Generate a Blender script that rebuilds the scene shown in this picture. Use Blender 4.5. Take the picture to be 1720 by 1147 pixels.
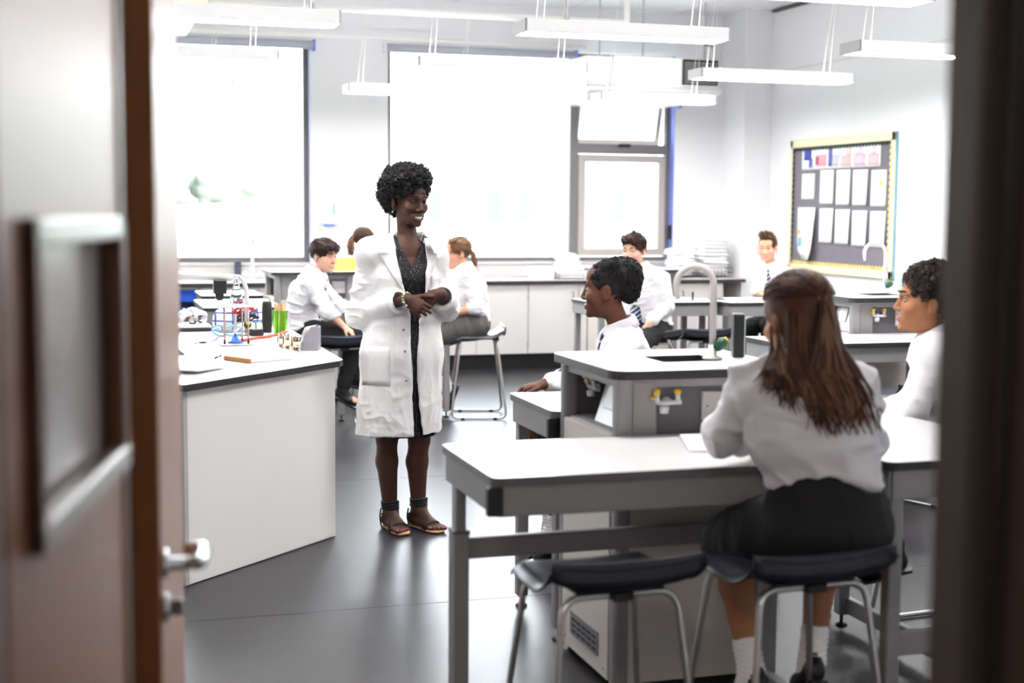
import bpy, math, random
import numpy as np
from mathutils import Vector, Matrix
PI = math.pi
SC = bpy.context.scene
COL = SC.collection
for o in list(bpy.data.objects):
    bpy.data.objects.remove(o)

# ------------------------------------------------------------------ camera, sky, lights, exposure
YAW, PITCH, ROLL = math.radians(17.0), math.atan(221.5 / 2389.0), math.atan(0.0072)
cam_d = bpy.data.cameras.new('camera')
cam = bpy.data.objects.new('camera', cam_d)
COL.objects.link(cam)
fwd = Vector((math.sin(YAW) * math.cos(PITCH), math.cos(YAW) * math.cos(PITCH), -math.sin(PITCH)))
r0 = Vector((math.cos(YAW), -math.sin(YAW), 0))
u0 = r0.cross(fwd)
rt = r0 * math.cos(ROLL) + u0 * math.sin(ROLL)
up = rt.cross(fwd)
mat4 = Matrix((rt, up, -fwd)).transposed().to_4x4()
mat4.translation = Vector((0, 0, 1.55))
cam.matrix_world = mat4
cam_d.sensor_width = 36.0
cam_d.lens = 2389.0 / 1720.0 * 36.0
cam_d.clip_start = 0.05
cam_d.dof.use_dof = True
cam_d.dof.focus_distance = 6.75
cam_d.dof.aperture_fstop = 2.2
SC.camera = cam

world = bpy.data.worlds.new('sky')
SC.world = world
world.use_nodes = True
wn = world.node_tree.nodes
wl = world.node_tree.links
bg = wn['Background']
wtc = wn.new('ShaderNodeTexCoord')
wsep = wn.new('ShaderNodeSeparateXYZ')
wramp = wn.new('ShaderNodeValToRGB')
wl.new(wtc.outputs['Generated'], wsep.inputs[0])
wl.new(wsep.outputs['Z'], wramp.inputs[0])
wramp.color_ramp.elements[0].position = 0.0
wramp.color_ramp.elements[0].color = (0.95, 0.97, 1.0, 1)
wramp.color_ramp.elements[1].position = 0.7
wramp.color_ramp.elements[1].color = (0.80, 0.89, 1.0, 1)
wl.new(wramp.outputs[0], bg.inputs[0])
bg.inputs[1].default_value = 6.0            # overcast sky brightness

SC.view_settings.view_transform = 'Standard'
SC.view_settings.look = 'None'
SC.view_settings.exposure = 1.5
SC.view_settings.gamma = 1.0
SC.view_settings.use_curve_mapping = False
try:
    SC.cycles.use_denoising = True
    SC.cycles.max_bounces = 10
    SC.cycles.diffuse_bounces = 6
    SC.cycles.glossy_bounces = 4
    SC.cycles.transmission_bounces = 8
    SC.cycles.sample_clamp_indirect = 8.0
except Exception:
    pass
UP_FILL = 3.6                                # upward glow added to the pendants to brighten ceiling and upper walls
LAMP_EMIT = 19.0                              # tubes of the pendant luminaires


def portal(x0, x1, z0, z1, y):
    l = bpy.data.lights.new('window_portal', 'AREA')
    l.shape = 'RECTANGLE'
    l.size = x1 - x0
    l.size_y = z1 - z0
    try:
        l.cycles.is_portal = True
    except Exception:
        pass
    o = bpy.data.objects.new('window_portal', l)
    o.location = ((x0 + x1) / 2, y, (z0 + z1) / 2)
    o.rotation_euler = (-PI / 2, 0, 0)
    COL.objects.link(o)


portal(-2.4, 2.17, 1.0, 3.12, 14.03)
portal(2.93, 5.96, 1.0, 3.12, 14.03)


# ------------------------------------------------------------------ materials
def srgb(h):
    c = [int(h[i:i + 2], 16) / 255.0 for i in (0, 2, 4)]
    return tuple(x / 12.92 if x <= 0.04045 else ((x + 0.055) / 1.055) ** 2.4 for x in c) + (1.0,)


MATS = {}


def M(name, col, rough=0.5, metal=0.0, var=0.06, vscale=8.0, bump=0.0, bscale=60.0, emit=0.0, trans=0.0, spec=0.5, sheen=0.0, ior=1.45, stretch=None, sss=0.0, coat=0.0):
    if name in MATS:
        return MATS[name]
    m = bpy.data.materials.new(name)
    m.use_nodes = True
    nt = m.node_tree
    n, l = nt.nodes, nt.links
    p = n['Principled BSDF']
    c = srgb(col) if isinstance(col, str) else col
    p.inputs['Roughness'].default_value = rough
    p.inputs['Metallic'].default_value = metal
    p.inputs['Specular IOR Level'].default_value = spec
    p.inputs['IOR'].default_value = ior
    if sheen:
        p.inputs['Sheen Weight'].default_value = sheen
    if coat:
        p.inputs['Coat Weight'].default_value = coat
    if sss:
        p.inputs['Subsurface Weight'].default_value = sss
        p.inputs['Subsurface Radius'].default_value = (0.02, 0.008, 0.004)
    if trans:
        p.inputs['Transmission Weight'].default_value = trans
    tc = n.new('ShaderNodeTexCoord')
    mp = n.new('ShaderNodeMapping')
    l.new(tc.outputs['Object'], mp.inputs[0])
    if stretch:
        mp.inputs['Scale'].default_value = stretch
    if var:
        nz = n.new('ShaderNodeTexNoise')
        nz.inputs['Scale'].default_value = vscale
        nz.inputs['Detail'].default_value = 4
        l.new(mp.outputs[0], nz.inputs['Vector'])
        mx = n.new('ShaderNodeMix')
        mx.data_type = 'RGBA'
        mx.inputs['A'].default_value = tuple(min(1, x * (1 + var)) for x in c[:3]) + (1,)
        mx.inputs['B'].default_value = tuple(x * (1 - var) for x in c[:3]) + (1,)
        l.new(nz.outputs['Fac'], mx.inputs['Factor'])
        l.new(mx.outputs['Result'], p.inputs['Base Color'])
    else:
        p.inputs['Base Color'].default_value = c
    if bump:
        nb = n.new('ShaderNodeTexNoise')
        nb.inputs['Scale'].default_value = bscale
        nb.inputs['Detail'].default_value = 5
        l.new(mp.outputs[0], nb.inputs['Vector'])
        b = n.new('ShaderNodeBump')
        b.inputs['Strength'].default_value = bump
        b.inputs['Distance'].default_value = 0.01
        l.new(nb.outputs['Fac'], b.inputs['Height'])
        l.new(b.outputs['Normal'], p.inputs['Normal'])
    if emit:
        p.inputs['Emission Color'].default_value = c
        p.inputs['Emission Strength'].default_value = emit
    MATS[name] = m
    return m


# ------------------------------------------------------------------ mesh builder
class MB:
    def __init__(self):
        self.v, self.f, self.m, self.s = [], [], [], []

    def add(self, vs, fs, mat=0, smooth=False):
        b = len(self.v)
        self.v += [tuple(x) for x in vs]
        for f in fs:
            self.f.append(tuple(i + b for i in f))
            self.m.append(mat)
            self.s.append(smooth)
        return self

    def box(self, x0, x1, y0, y1, z0, z1, mat=0, b=0.0):
        X, Y, Z = (x0, x1), (y0, y1), (z0, z1)
        b = min(b, (x1 - x0) * .45, (y1 - y0) * .45, (z1 - z0) * .45)
        if b <= 0:
            vs = [(X[i], Y[j], Z[k]) for i in (0, 1) for j in (0, 1) for k in (0, 1)]
            return self.add(vs, [(0, 1, 3, 2), (4, 6, 7, 5), (0, 4, 5, 1), (2, 3, 7, 6), (0, 2, 6, 4), (1, 5, 7, 3)], mat)
        vs, idx = [], {}
        for i in (0, 1):
            for j in (0, 1):
                for k in (0, 1):
                    sx, sy, sz = (1 - 2 * i) * b, (1 - 2 * j) * b, (1 - 2 * k) * b
                    for a, p in enumerate([(X[i], Y[j] + sy, Z[k] + sz), (X[i] + sx, Y[j], Z[k] + sz), (X[i] + sx, Y[j] + sy, Z[k])]):
                        idx[(i, j, k, a)] = len(vs)
                        vs.append(p)
        g = lambda i, j, k, a: idx[(i, j, k, a)]
        fs = []
        for i in (0, 1):
            q = [g(i, 0, 0, 0), g(i, 1, 0, 0), g(i, 1, 1, 0), g(i, 0, 1, 0)]
            fs.append(q if i else q[::-1])
            q = [g(0, i, 0, 1), g(1, i, 0, 1), g(1, i, 1, 1), g(0, i, 1, 1)]
            fs.append(q[::-1] if i else q)
            q = [g(0, 0, i, 2), g(1, 0, i, 2), g(1, 1, i, 2), g(0, 1, i, 2)]
            fs.append(q if i else q[::-1])
        for a in (0, 1):
            for c in (0, 1):
                q = [g(a, c, 0, 0), g(a, c, 0, 1), g(a, c, 1, 1), g(a, c, 1, 0)]
                fs.append(q if (a ^ c) else q[::-1])
                q = [g(a, 0, c, 0), g(a, 0, c, 2), g(a, 1, c, 2), g(a, 1, c, 0)]
                fs.append(q[::-1] if (a ^ c) else q)
                q = [g(0, a, c, 1), g(0, a, c, 2), g(1, a, c, 2), g(1, a, c, 1)]
                fs.append(q if (a ^ c) else q[::-1])
        for i in (0, 1):
            for j in (0, 1):
                for k in (0, 1):
                    t = [g(i, j, k, 0), g(i, j, k, 1), g(i, j, k, 2)]
                    fs.append(t if (i + j + k) % 2 else t[::-1])
        return self.add(vs, fs, mat)

    def tube(self, path, r, n=8, closed=False, mat=0, caps=True, flat=1.0):
        P = [Vector(p) for p in path]
        N = len(P)
        R = r if isinstance(r, (list, tuple)) else [r] * N
        T = []
        for i in range(N):
            if closed:
                d = P[(i + 1) % N] - P[i - 1]
            else:
                d = P[min(i + 1, N - 1)] - P[max(i - 1, 0)]
            T.append(d.normalized() if d.length > 1e-9 else Vector((0, 0, 1)))
        a = Vector((0, 0, 1)) if abs(T[0].z) < .9 else Vector((1, 0, 0))
        u = T[0].cross(a).normalized()
        vs, fs = [], []
        for i in range(N):
            if i:
                ax = T[i - 1].cross(T[i])
                if ax.length > 1e-7:
                    u = Matrix.Rotation(T[i - 1].angle(T[i]), 3, ax.normalized()) @ u
                u = (u - T[i] * u.dot(T[i])).normalized()
            w = T[i].cross(u)
            for k in range(n):
                t = 2 * PI * k / n
                vs.append(P[i] + u * (math.cos(t) * R[i]) + w * (math.sin(t) * R[i] * flat))
        for i in range(N if closed else N - 1):
            j = (i + 1) % N
            for k in range(n):
                k2 = (k + 1) % n
                fs.append((i * n + k, i * n + k2, j * n + k2, j * n + k))
        if caps and not closed:
            fs.append(tuple(range(n))[::-1])
            fs.append(tuple((N - 1) * n + k for k in range(n)))
        return self.add(vs, fs, mat, True)

    def lathe(self, prof, n=20, c=(0, 0, 0), mat=0, smooth=True):
        vs, fs = [], []
        for r, z in prof:
            for k in range(n):
                t = 2 * PI * k / n
                vs.append((c[0] + r * math.cos(t), c[1] + r * math.sin(t), c[2] + z))
        for i in range(len(prof) - 1):
            for k in range(n):
                k2 = (k + 1) % n
                fs.append((i * n + k, i * n + k2, (i + 1) * n + k2, (i + 1) * n + k))
        if prof[0][0] > 1e-6:
            fs.append(tuple(range(n))[::-1])
        if prof[-1][0] > 1e-6:
            fs.append(tuple((len(prof) - 1) * n + k for k in range(n)))
        return self.add(vs, fs, mat, smooth)

    def prism(self, poly, z0, z1, mat=0, edge=None, ch=0.0):
        n = len(poly)
        cx = sum(p[0] for p in poly) / n
        cy = sum(p[1] for p in poly) / n
        vs = [(p[0], p[1], z0) for p in poly] + [(p[0], p[1], z1) for p in poly]
        self.add(vs, [tuple(range(n))[::-1], tuple(range(n, 2 * n))], mat)
        self.add(vs, [(i, (i + 1) % n, n + (i + 1) % n, n + i) for i in range(n)], mat if edge is None else edge)
        return self

    def ball(self, c, r, n=12, m=8, mat=0, R=None):
        r = (r, r, r) if not isinstance(r, (tuple, list)) else r
        vs, fs = [], []
        for i in range(1, m):
            a = PI * i / m
            for k in range(n):
                t = 2 * PI * k / n
                vs.append(Vector((math.sin(a) * math.cos(t) * r[0], math.sin(a) * math.sin(t) * r[1], math.cos(a) * r[2])))
        vs.append(Vector((0, 0, r[2])))
        vs.append(Vector((0, 0, -r[2])))
        for i in range(m - 2):
            for k in range(n):
                k2 = (k + 1) % n
                fs.append((i * n + k, (i + 1) * n + k, (i + 1) * n + k2, i * n + k2))
        t, b = len(vs) - 2, len(vs) - 1
        for k in range(n):
            k2 = (k + 1) % n
            fs.append((t, k, k2))
            fs.append((b, (m - 2) * n + k2, (m - 2) * n + k))
        if R is not None:
            vs = [R @ v for v in vs]
        C = Vector(c)
        return self.add([v + C for v in vs], fs, mat, True)

    def grid(self, P, th, nrm, mat=0):
        """P[i][j] points of a sheet, thickened by th along -nrm (a vector or a grid of vectors)."""
        a, b = len(P), len(P[0])
        g = (lambda i, j: Vector(nrm[i][j])) if isinstance(nrm, list) else (lambda i, j: Vector(nrm))
        vs = [Vector(P[i][j]) for i in range(a) for j in range(b)] + [Vector(P[i][j]) - g(i, j) * th for i in range(a) for j in range(b)]
        o = a * b
        fs = []
        for i in range(a - 1):
            for j in range(b - 1):
                q = (i * b + j, (i + 1) * b + j, (i + 1) * b + j + 1, i * b + j + 1)
                fs.append(q)
                fs.append(tuple(x + o for x in q[::-1]))
        ring = [j for j in range(b)] + [i * b + b - 1 for i in range(1, a)] + [(a - 1) * b + j for j in range(b - 2, -1, -1)] + [i * b for i in range(a - 2, 0, -1)]
        for x, y in zip(ring, ring[1:] + ring[:1]):
            fs.append((x, y, y + o, x + o))
        return self.add(vs, fs, mat, True)

    def xf(self, mat, start=0):
        for i in range(start, len(self.v)):
            self.v[i] = tuple(mat @ Vector(self.v[i]))
        return self

    def mesh(self, name):
        me = bpy.data.meshes.new(name)
        me.from_pydata([tuple(v) for v in self.v], [], self.f)
        me.polygons.foreach_set('material_index', self.m)
        me.polygons.foreach_set('use_smooth', self.s)
        me.update()
        return me


def obj(name, mb, mats, parent=None, loc=None):
    me = mb.mesh(name) if isinstance(mb, MB) else mb
    for m in (mats if isinstance(mats, (list, tuple)) else [mats]):
        me.materials.append(m)
    o = bpy.data.objects.new(name, me)
    COL.objects.link(o)
    if parent is not None:
        o.parent = parent
    if loc is not None:
        o.location = loc
    return o


def tag(o, label, cat, group=None):
    o['label'] = label
    o['category'] = cat
    if group:
        o['group'] = group
    return o


def thing(name, label, cat, loc=(0, 0, 0), rz=0.0, group=None):
    o = bpy.data.objects.new(name, None)
    o.empty_display_size = 0.05
    COL.objects.link(o)
    o.location = loc
    o.rotation_euler = (0, 0, rz)
    return tag(o, label, cat, group)


def struct(name, mb, mats, parent=None):
    o = obj(name, mb, mats, parent)
    if parent is None:
        o['kind'] = 'structure'
    return o


def dup(root, loc, rz, label, group=None):
    r = root.copy()
    COL.objects.link(r)
    r.location = loc
    r.rotation_euler = (0, 0, rz)
    r['label'] = label
    if group:
        r['group'] = group
    for ch in root.children:
        c = ch.copy()
        COL.objects.link(c)
        c.parent = r
        for g in ch.children:
            d = g.copy()
            COL.objects.link(d)
            d.parent = c
    return r


def fillet(pts, r, n=5, closed=False):
    P = [Vector(p) for p in pts]
    N = len(P)
    out = []
    for i in range(N):
        if not closed and i in (0, N - 1):
            out.append(P[i])
            continue
        a, b, c = P[i - 1], P[i], P[(i + 1) % N]
        d1, d2 = (a - b), (c - b)
        rr = min(r, d1.length * .48, d2.length * .48)
        p1, p2 = b + d1.normalized() * rr, b + d2.normalized() * rr
        for k in range(n + 1):
            t = k / n
            out.append(p1 * (1 - t) ** 2 + b * 2 * t * (1 - t) + p2 * t * t)
    return out


def rrect(x0, x1, y0, y1, r, n=4):
    out = []
    for cx, cy, a in ((x1 - r, y0 + r, -PI / 2), (x1 - r, y1 - r, 0), (x0 + r, y1 - r, PI / 2), (x0 + r, y0 + r, PI)):
        for k in range(n + 1):
            t = a + PI / 2 * k / n
            out.append((cx + r * math.cos(t), cy + r * math.sin(t)))
    return out
# ------------------------------------------------------------------ materials used all over
WALL = M('wall_paint', 'ebeaec', .75, var=.015, vscale=2, bump=.03, bscale=150)
CEIL = M('ceiling_paint', 'e9e9ec', .8, var=.015, vscale=2)
WHITE = M('white_laminate', 'efecea', .38, var=.01, vscale=3)
TOP = M('worktop_laminate', 'd3d0d0', .26, var=.02, vscale=14)
EDGE = M('worktop_edge_black', '2a282a', .4, var=.05)
GREY = M('grey_steel_paint', '8a8788', .42, var=.03)
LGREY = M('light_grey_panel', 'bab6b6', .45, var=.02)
DGREY = M('dark_grey_panel', '615e63', .5, var=.03)
CREAM = M('cream_panel', 'c9c2b9', .45, var=.015)
BLACK = M('black_plastic', '151417', .45, var=.05)
NAVY = M('navy_plastic', '1f212b', .36, var=.06, bump=.04, bscale=300)
CHROME = M('chrome', 'd8d8da', .16, 1.0, var=0)
SATIN = M('satin_steel', 'b9b7b4', .32, 1.0, var=.03)
FRAME = M('window_frame_grey', '6e6a6c', .45, var=.03)
FRAMEL = M('sash_frame_taupe', 'a89f9a', .45, var=.02)
BLUE = M('blue_reveal', '7f8fe0', .55, var=.05)
BLUE2 = M('pale_blue_reveal', 'c9d2f0', .55, var=.03)
BLIND = M('blind_roll', 'b9b9c6', .6, var=.03)
WOOD = M('door_veneer', '9c6440', .33, spec=.8, var=.14, vscale=6, stretch=(9, 9, .7), bump=.02, bscale=40)
LIP = M('door_lipping', '80573d', .35, var=.12, vscale=8, stretch=(9, 9, .6))
DARKW = M('dark_frame', '3a302b', .4, var=.1, vscale=5, stretch=(6, 6, .7))
CREAMP = M('white_pipe', 'efece8', .4, var=.01)
LWHITE = M('luminaire_white', 'f0efee', .4, var=.01)
HOUSEGLOW = M('luminaire_glow', 'f6f4f2', .4, var=0, emit=.16)  # slight glow put into the housings to whiten their shaded faces
YELLOW = M('yellow_cap', 'e3b51c', .4, var=.05)
GREEN = M('green_cap', '1f5138', .35, var=.05)
PAPER = M('paper_white', 'f4f3f0', .8, var=.02, vscale=20)
TUBE = M('lamp_tube', 'ffffff', .4, var=0, emit=LAMP_EMIT)
UPFILL = M('lamp_added_upfill', 'ffffff', .4, var=0, emit=UP_FILL)


def glass_mat():
    m = bpy.data.materials.new('window_glass')
    m.use_nodes = True
    n, l = m.node_tree.nodes, m.node_tree.links
    n.clear()
    out = n.new('ShaderNodeOutputMaterial')
    tr = n.new('ShaderNodeBsdfTransparent')
    tr.inputs[0].default_value = (.96, .98, .98, 1)
    gl = n.new('ShaderNodeBsdfGlossy')
    gl.inputs['Roughness'].default_value = .02
    mx = n.new('ShaderNodeMixShader')
    fr = n.new('ShaderNodeFresnel')
    fr.inputs[0].default_value = 1.4
    l.new(fr.outputs[0], mx.inputs[0])
    l.new(tr.outputs[0], mx.inputs[1])
    l.new(gl.outputs[0], mx.inputs[2])
    l.new(mx.outputs[0], out.inputs[0])
    MATS['window_glass'] = m
    return m


GLASS = glass_mat()

# floor: dark vinyl with soft sheen, fine flecks and sheet seams
def floor_mat():
    m = M('vinyl_floor', '221f24', .29, var=.10, vscale=3.0, bump=.05, bscale=9)
    n, l = m.node_tree.nodes, m.node_tree.links
    p = n['Principled BSDF']
    p.inputs['Specular IOR Level'].default_value = .48
    tc = n.new('ShaderNodeTexCoord')
    v = n.new('ShaderNodeTexNoise')
    v.inputs['Scale'].default_value = 240
    l.new(tc.outputs['Object'], v.inputs['Vector'])
    r = n.new('ShaderNodeMapRange')
    r.inputs['From Min'].default_value = .3
    r.inputs['From Max'].default_value = .7
    r.inputs['To Min'].default_value = .29
    r.inputs['To Max'].default_value = .40
    l.new(v.outputs['Fac'], r.inputs['Value'])
    l.new(r.outputs[0], p.inputs['Roughness'])
    return m


YB, XR, XL, ZC = 13.78, 6.8, -2.6, 3.58
FLOORM = floor_mat()
fl = struct('floor', MB().box(XL, XR + .3, -2.2, YB + .3, -.12, 0), FLOORM)
sm = MB()
for y in (5.35, 7.95, 10.6):
    sm.box(XL, XR, y - .0015, y + .0015, 0, .0006)
s_ = struct('seam', sm, M('floor_seam', '2f2d31', .5), fl)
cl = struct('ceiling', MB().box(XL, XR + .3, 1.2, YB + .3, ZC, ZC + .12), CEIL)
for x in (-1.2, .0, 1.2, 2.4, 3.6, 4.8, 6.0):
    struct('panel_joint', MB().box(x - .006, x + .006, 1.5, YB, ZC - .003, ZC + .002), M('ceiling_joint', 'd5d4d4', .8), cl)

# back wall: three bands around two window openings
WT = .30
W1 = (-2.4, 2.17, 1.02, 3.14)
W2 = (2.93, 5.96, 1.02, 3.14)
b = MB()
b.box(XL, XR + .3, YB, YB + WT, 0, 1.02)
b.box(XL, XR + .3, YB, YB + WT, 3.14, ZC)
b.box(XL, W1[0], YB, YB + WT, 1.02, 3.14)
b.box(W1[1], W2[0], YB, YB + WT, 1.02, 3.14)
b.box(W2[1], XR + .3, YB, YB + WT, 1.02, 3.14)
struct('wall_back', b, WALL)
b = MB()
b.box(XR, XR + .3, -.5, YB, 0, ZC)
wr = struct('wall_right', b, WALL)
struct('panel_joint', MB().box(XR - .003, XR + .01, 4, 13.2, 2.948, 2.956), M('wall_joint', 'cfcdcb', .8), wr)
struct('panel_joint', MB().box(XR - .05, XR + .01, 4, 13.2, ZC - .03, ZC - .012), M('dark_joint', '55524f', .7), wr)
struct('trim_1', MB().box(6.5, XR, 13.25, YB, 0, ZC), WALL)                 # boxed column in the corner
struct('trim_2', MB().box(6.44, XR, 8.85, 9.35, 0, ZC), WALL)               # second boxed column further along
struct('wall_left', MB().box(XL - .2, XL, 1.2, YB + .3, 0, ZC), WALL)
struct('baseboard_right', MB().box(XR - .015, XR, 1.6, 13.25, 0, .11), DGREY)

# wall round the doorway, corridor behind the camera
YF = 1.42
b = MB()
b.box(XL, -.10, YF - .16, YF, 0, ZC)
b.box(1.03, XR, YF - .16, YF, 0, ZC)
b.box(-.10, 1.03, YF - .16, YF, 2.12, ZC)
struct('wall_front', b, WALL)
CORR = M('corridor_paint', '8a8580', .8, var=.03)
b = MB()
b.box(XL, 3.2, -2.2, -2.1, 0, 2.7)
b.box(XL - .1, XL, -2.2, 1.26, 0, 2.7)
b.box(3.2, 3.3, -2.2, 1.26, 0, 2.7)
struct('wall_corridor', b, CORR)
t = thing('added_corridor_fill', 'added square corridor fill light, unseen behind the viewpoint', 'light', (-.6, -.3, 2.7))  # added fill lamp, unseen, brightens the door frame from the corridor
obj('housing', MB().box(-.3, .3, -.3, .3, -.03, 0, b=.004), LWHITE, t)
obj('diffuser', MB().box(-.27, .27, -.27, .27, -.036, -.03), M('corridor_fill_glow', 'fff1e2', .4, var=0, emit=22.0), t)
struct('ceiling_corridor', MB().box(XL, 3.3, -2.2, 1.26, 2.7, 2.8), CORR)

# right-hand door frame: lining, stop, seal and architrave
b = MB().box(.985, 1.03, 1.20, 1.46, 0, 2.10, b=.004)
t3 = struct('trim_3', b, DARKW)
struct('door_stop', MB().box(.960, .986, 1.375, 1.44, 0, 2.10, b=.004), M('frame_stop', '45413f', .35, var=.1), t3)
struct('seal_strip', MB().box(.975, .987, 1.33, 1.352, 0, 2.10, b=.002), BLACK, t3)
struct('architrave', MB().box(.955, 1.10, 1.10, 1.205, 0, 2.16, b=.006), LIP, t3)
t4 = struct('trim_4', MB().box(-.10, 1.03, 1.26, 1.46, 2.07, 2.12, b=.004), DARKW)
t5 = struct('trim_5', MB().box(-.118, -.076, 1.26, 1.46, 0, 2.10, b=.004), LIP)


def leaf(name, hx, hy, ang, w, th, label):
    o = bpy.data.objects.new(name, None)
    COL.objects.link(o)
    o.location = (hx, hy, .008)
    o.rotation_euler = (0, 0, ang)
    o['kind'] = 'structure'
    return o


# narrow leaf with the vision panel, folded into the room (local x along the leaf, -y is the face we see)
d1 = leaf('door_1', -.072, 1.44, math.atan2(2.07 - 1.44, .056 + .072), .64, .05, '')
w1, th = .635, .046
v0, v1, z0, z1 = .12, .60, 1.20, 1.51          # vision panel
u0_, u1_ = .115, .600
b = MB().box(0, u0_, 0, th, 0, 2.05).box(u1_, w1, 0, th, 0, 2.05).box(u0_, u1_, 0, th, 0, z0).box(u0_, u1_, 0, th, z1, 2.05)
struct('door_leaf', b, WOOD, d1)
struct('edge_lipping', MB().box(w1, w1 + .035, -.004, th + .004, 0, 2.05, b=.006), LIP, d1)
bd = MB().box(u0_ - .02, u0_ + .012, -.014, .01, z0 - .02, z1 + .02, b=.004).box(u1_ - .012, u1_ + .02, -.014, .01, z0 - .02, z1 + .02, b=.004)
struct('glazing_bead', bd, LIP, d1)
bd = MB().box(u0_ - .02, u1_ + .02, -.016, .01, z0 - .022, z0 + .012, b=.004).box(u0_ - .02, u1_ + .02, -.014, .01, z1 - .012, z1 + .02, b=.004)
struct('glazing_bead', bd, M('bead_lit', '9d8f86', .22, var=.04), d1)  # light caught by the horizontal beads is put into this paler colour
struct('glass_pane', MB().box(u0_, u1_, .018, .026, z0, z1), M('frosted_glass', 'c9c4c2', .22, var=.02, spec=.8), d1)
# second leaf, seen almost edge-on, with lever handle and thumb-turn
d2 = leaf('door_2', .214, 3.21, math.atan2(2.34 - 3.21, .118 - .214), .875, .044, '')
w2 = .875
struct('door_leaf', MB().box(0, w2 - .02, -.042, 0, 0, 2.05), WOOD, d2)
struct('edge_lipping', MB().box(w2 - .02, w2, -.044, .002, 0, 2.05, b=.003), M('edge_lip_orange', 'a86c42', .35, var=.15, vscale=8, stretch=(9, 9, .6)), d2)
h = MB().lathe([(.0, 0), (.026, 0), (.026, .008), (.012, .010), (.011, .05), (0, .05)], 20)
h.xf(Matrix.Translation((w2 - .075, 0, .945)) @ Matrix.Rotation(-PI / 2, 4, 'X'))
h.tube(fillet([(w2 - .075, .045, .945), (w2 - .075, .062, .945), (w2 - .20, .066, .94), (w2 - .20, .03, .94)], .02), .0125, 12)
struct('lever_handle', h, CHROME, d2)
h = MB().lathe([(.0, 0), (.025, 0), (.025, .009), (.0, .011)], 20).xf(Matrix.Translation((w2 - .075, 0, .87)) @ Matrix.Rotation(-PI / 2, 4, 'X'))
h.box(w2 - .08, w2 - .07, .01, .034, .855, .885, b=.003)
struct('thumb_turn', h, CHROME, d2)
# lobby wall the second leaf hangs from
struct('wall_lobby', MB().box(XL, .175, 3.22, 3.33, 0, ZC), WALL)


# ------------------------------------------------------------------ windows
def bars(x0, x1, z0, z1, t, y0, y1):
    return MB().box(x0, x0 + t, y0, y1, z0, z1).box(x1 - t, x1, y0, y1, z0, z1).box(x0 + t, x1 - t, y0, y1, z0, z0 + t).box(x0 + t, x1 - t, y0, y1, z1 - t, z1)


y0, y1 = YB + .10, YB + .17
w = struct('window_1', bars(W1[0], W1[1], W1[2], W1[3], .055, y0, y1), FRAME)
struct('mullion', MB().box(.0, .07, y0, y1, 1.02, 3.14), FRAME, w)
struct('pane', MB().box(W1[0] + .05, .0, y0 + .02, y0 + .03, 1.07, 3.09), GLASS, w)
struct('pane', MB().box(.07, W1[1] - .05, y0 + .02, y0 + .03, 1.07, 3.09), GLASS, w)
struct('reveal', MB().box(W1[1] - .004, W1[1] + .002, YB - .004, y1, 1.02, 3.14), BLUE2, w)
struct('window_sill', MB().box(W1[0], W1[1] + .03, YB - .03, y0, .995, 1.025, b=.004), LGREY, w)
struct('rail', MB().box(W1[0], W1[1], YB + .6, YB + .64, 1.42, 1.46), CREAMP, w)
w = struct('window_2', bars(W2[0], W2[1], W2[2], W2[3], .05, y0, y1), FRAME)
struct('mullion', MB().box(4.84, 4.93, y0 - .03, y1, 1.02, 3.14), FRAME, w)
struct('transom', MB().box(4.93, 5.91, y0 - .02, y1, 2.13, 2.23), FRAME, w)
struct('pane', MB().box(2.98, 4.84, y0 + .02, y0 + .03, 1.07, 3.09), GLASS, w)
struct('fixed_sash', bars(4.94, 5.90, 1.08, 2.12, .075, y0 - .025, y0 + .03), FRAMEL, w)
struct('pane', MB().box(5.0, 5.84, y0, y0 + .01, 1.14, 2.06), GLASS, w)
aw = bars(4.94, 5.90, -.50, 0, .05, -.02, .02).xf(Matrix.Translation((0, y0 + .05, 2.72)) @ Matrix.Rotation(math.radians(16), 4, 'X'))
aw = struct('awning_sash', aw, FRAMEL, w)
struct('pane', MB().box(4.98, 5.86, -.004, .004, -.46, -.04).xf(Matrix.Translation((0, y0 + .05, 2.72)) @ Matrix.Rotation(math.radians(16), 4, 'X')), GLASS, aw)
struct('window_handle', MB().box(5.36, 5.50, y0 - .06, y0 - .02, 2.20, 2.235, b=.008), BLACK, w)
struct('pane', MB().box(4.93, 5.91, y0 + .02, y0 + .03, 2.76, 3.09), GLASS, w)
struct('transom', MB().box(4.93, 5.91, y0 - .02, y1, 2.70, 2.76), FRAME, w)
struct('reveal', MB().box(W2[1] - .005, W2[1] + .002, YB - .004, y1, 1.02, 3.14), BLUE, w)
struct('window_sill', MB().box(W2[0] - .03, W2[1], YB - .03, y0, .995, 1.025, b=.004), LGREY, w)
struct('catch', MB().box(5.925, 5.955, YB + .01, YB + .05, 1.25, 1.40, b=.006), BLACK, w)
for nm, x0, x1, lab in (('roller_blind', W1[0], 2.19, 'rolled-up grey blind above the left window'), ('roller_blind', 2.90, 4.84, 'rolled-up grey blind above the wide middle window pane'), ('roller_blind', 4.90, 5.98, 'rolled-up white blind below the air-handling unit')):
    z = 3.10 if x1 < 5 else 2.66
    t = thing(nm, lab, 'blind', ((x0 + x1) / 2, YB - .05, z))
    hx = (x1 - x0) / 2
    obj('fabric_roll', MB().tube([(-hx, 0, 0), (hx, 0, 0)], .042, 14), BLIND if z > 3 else LWHITE, t)
    obj('end_bracket', MB().box(hx, hx + .02, -.045, .05, -.055, .05, b=.003), BLUE, t)
    obj('end_bracket', MB().box(-hx - .02, -hx, -.045, .05, -.055, .05, b=.003), LWHITE, t)

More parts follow.
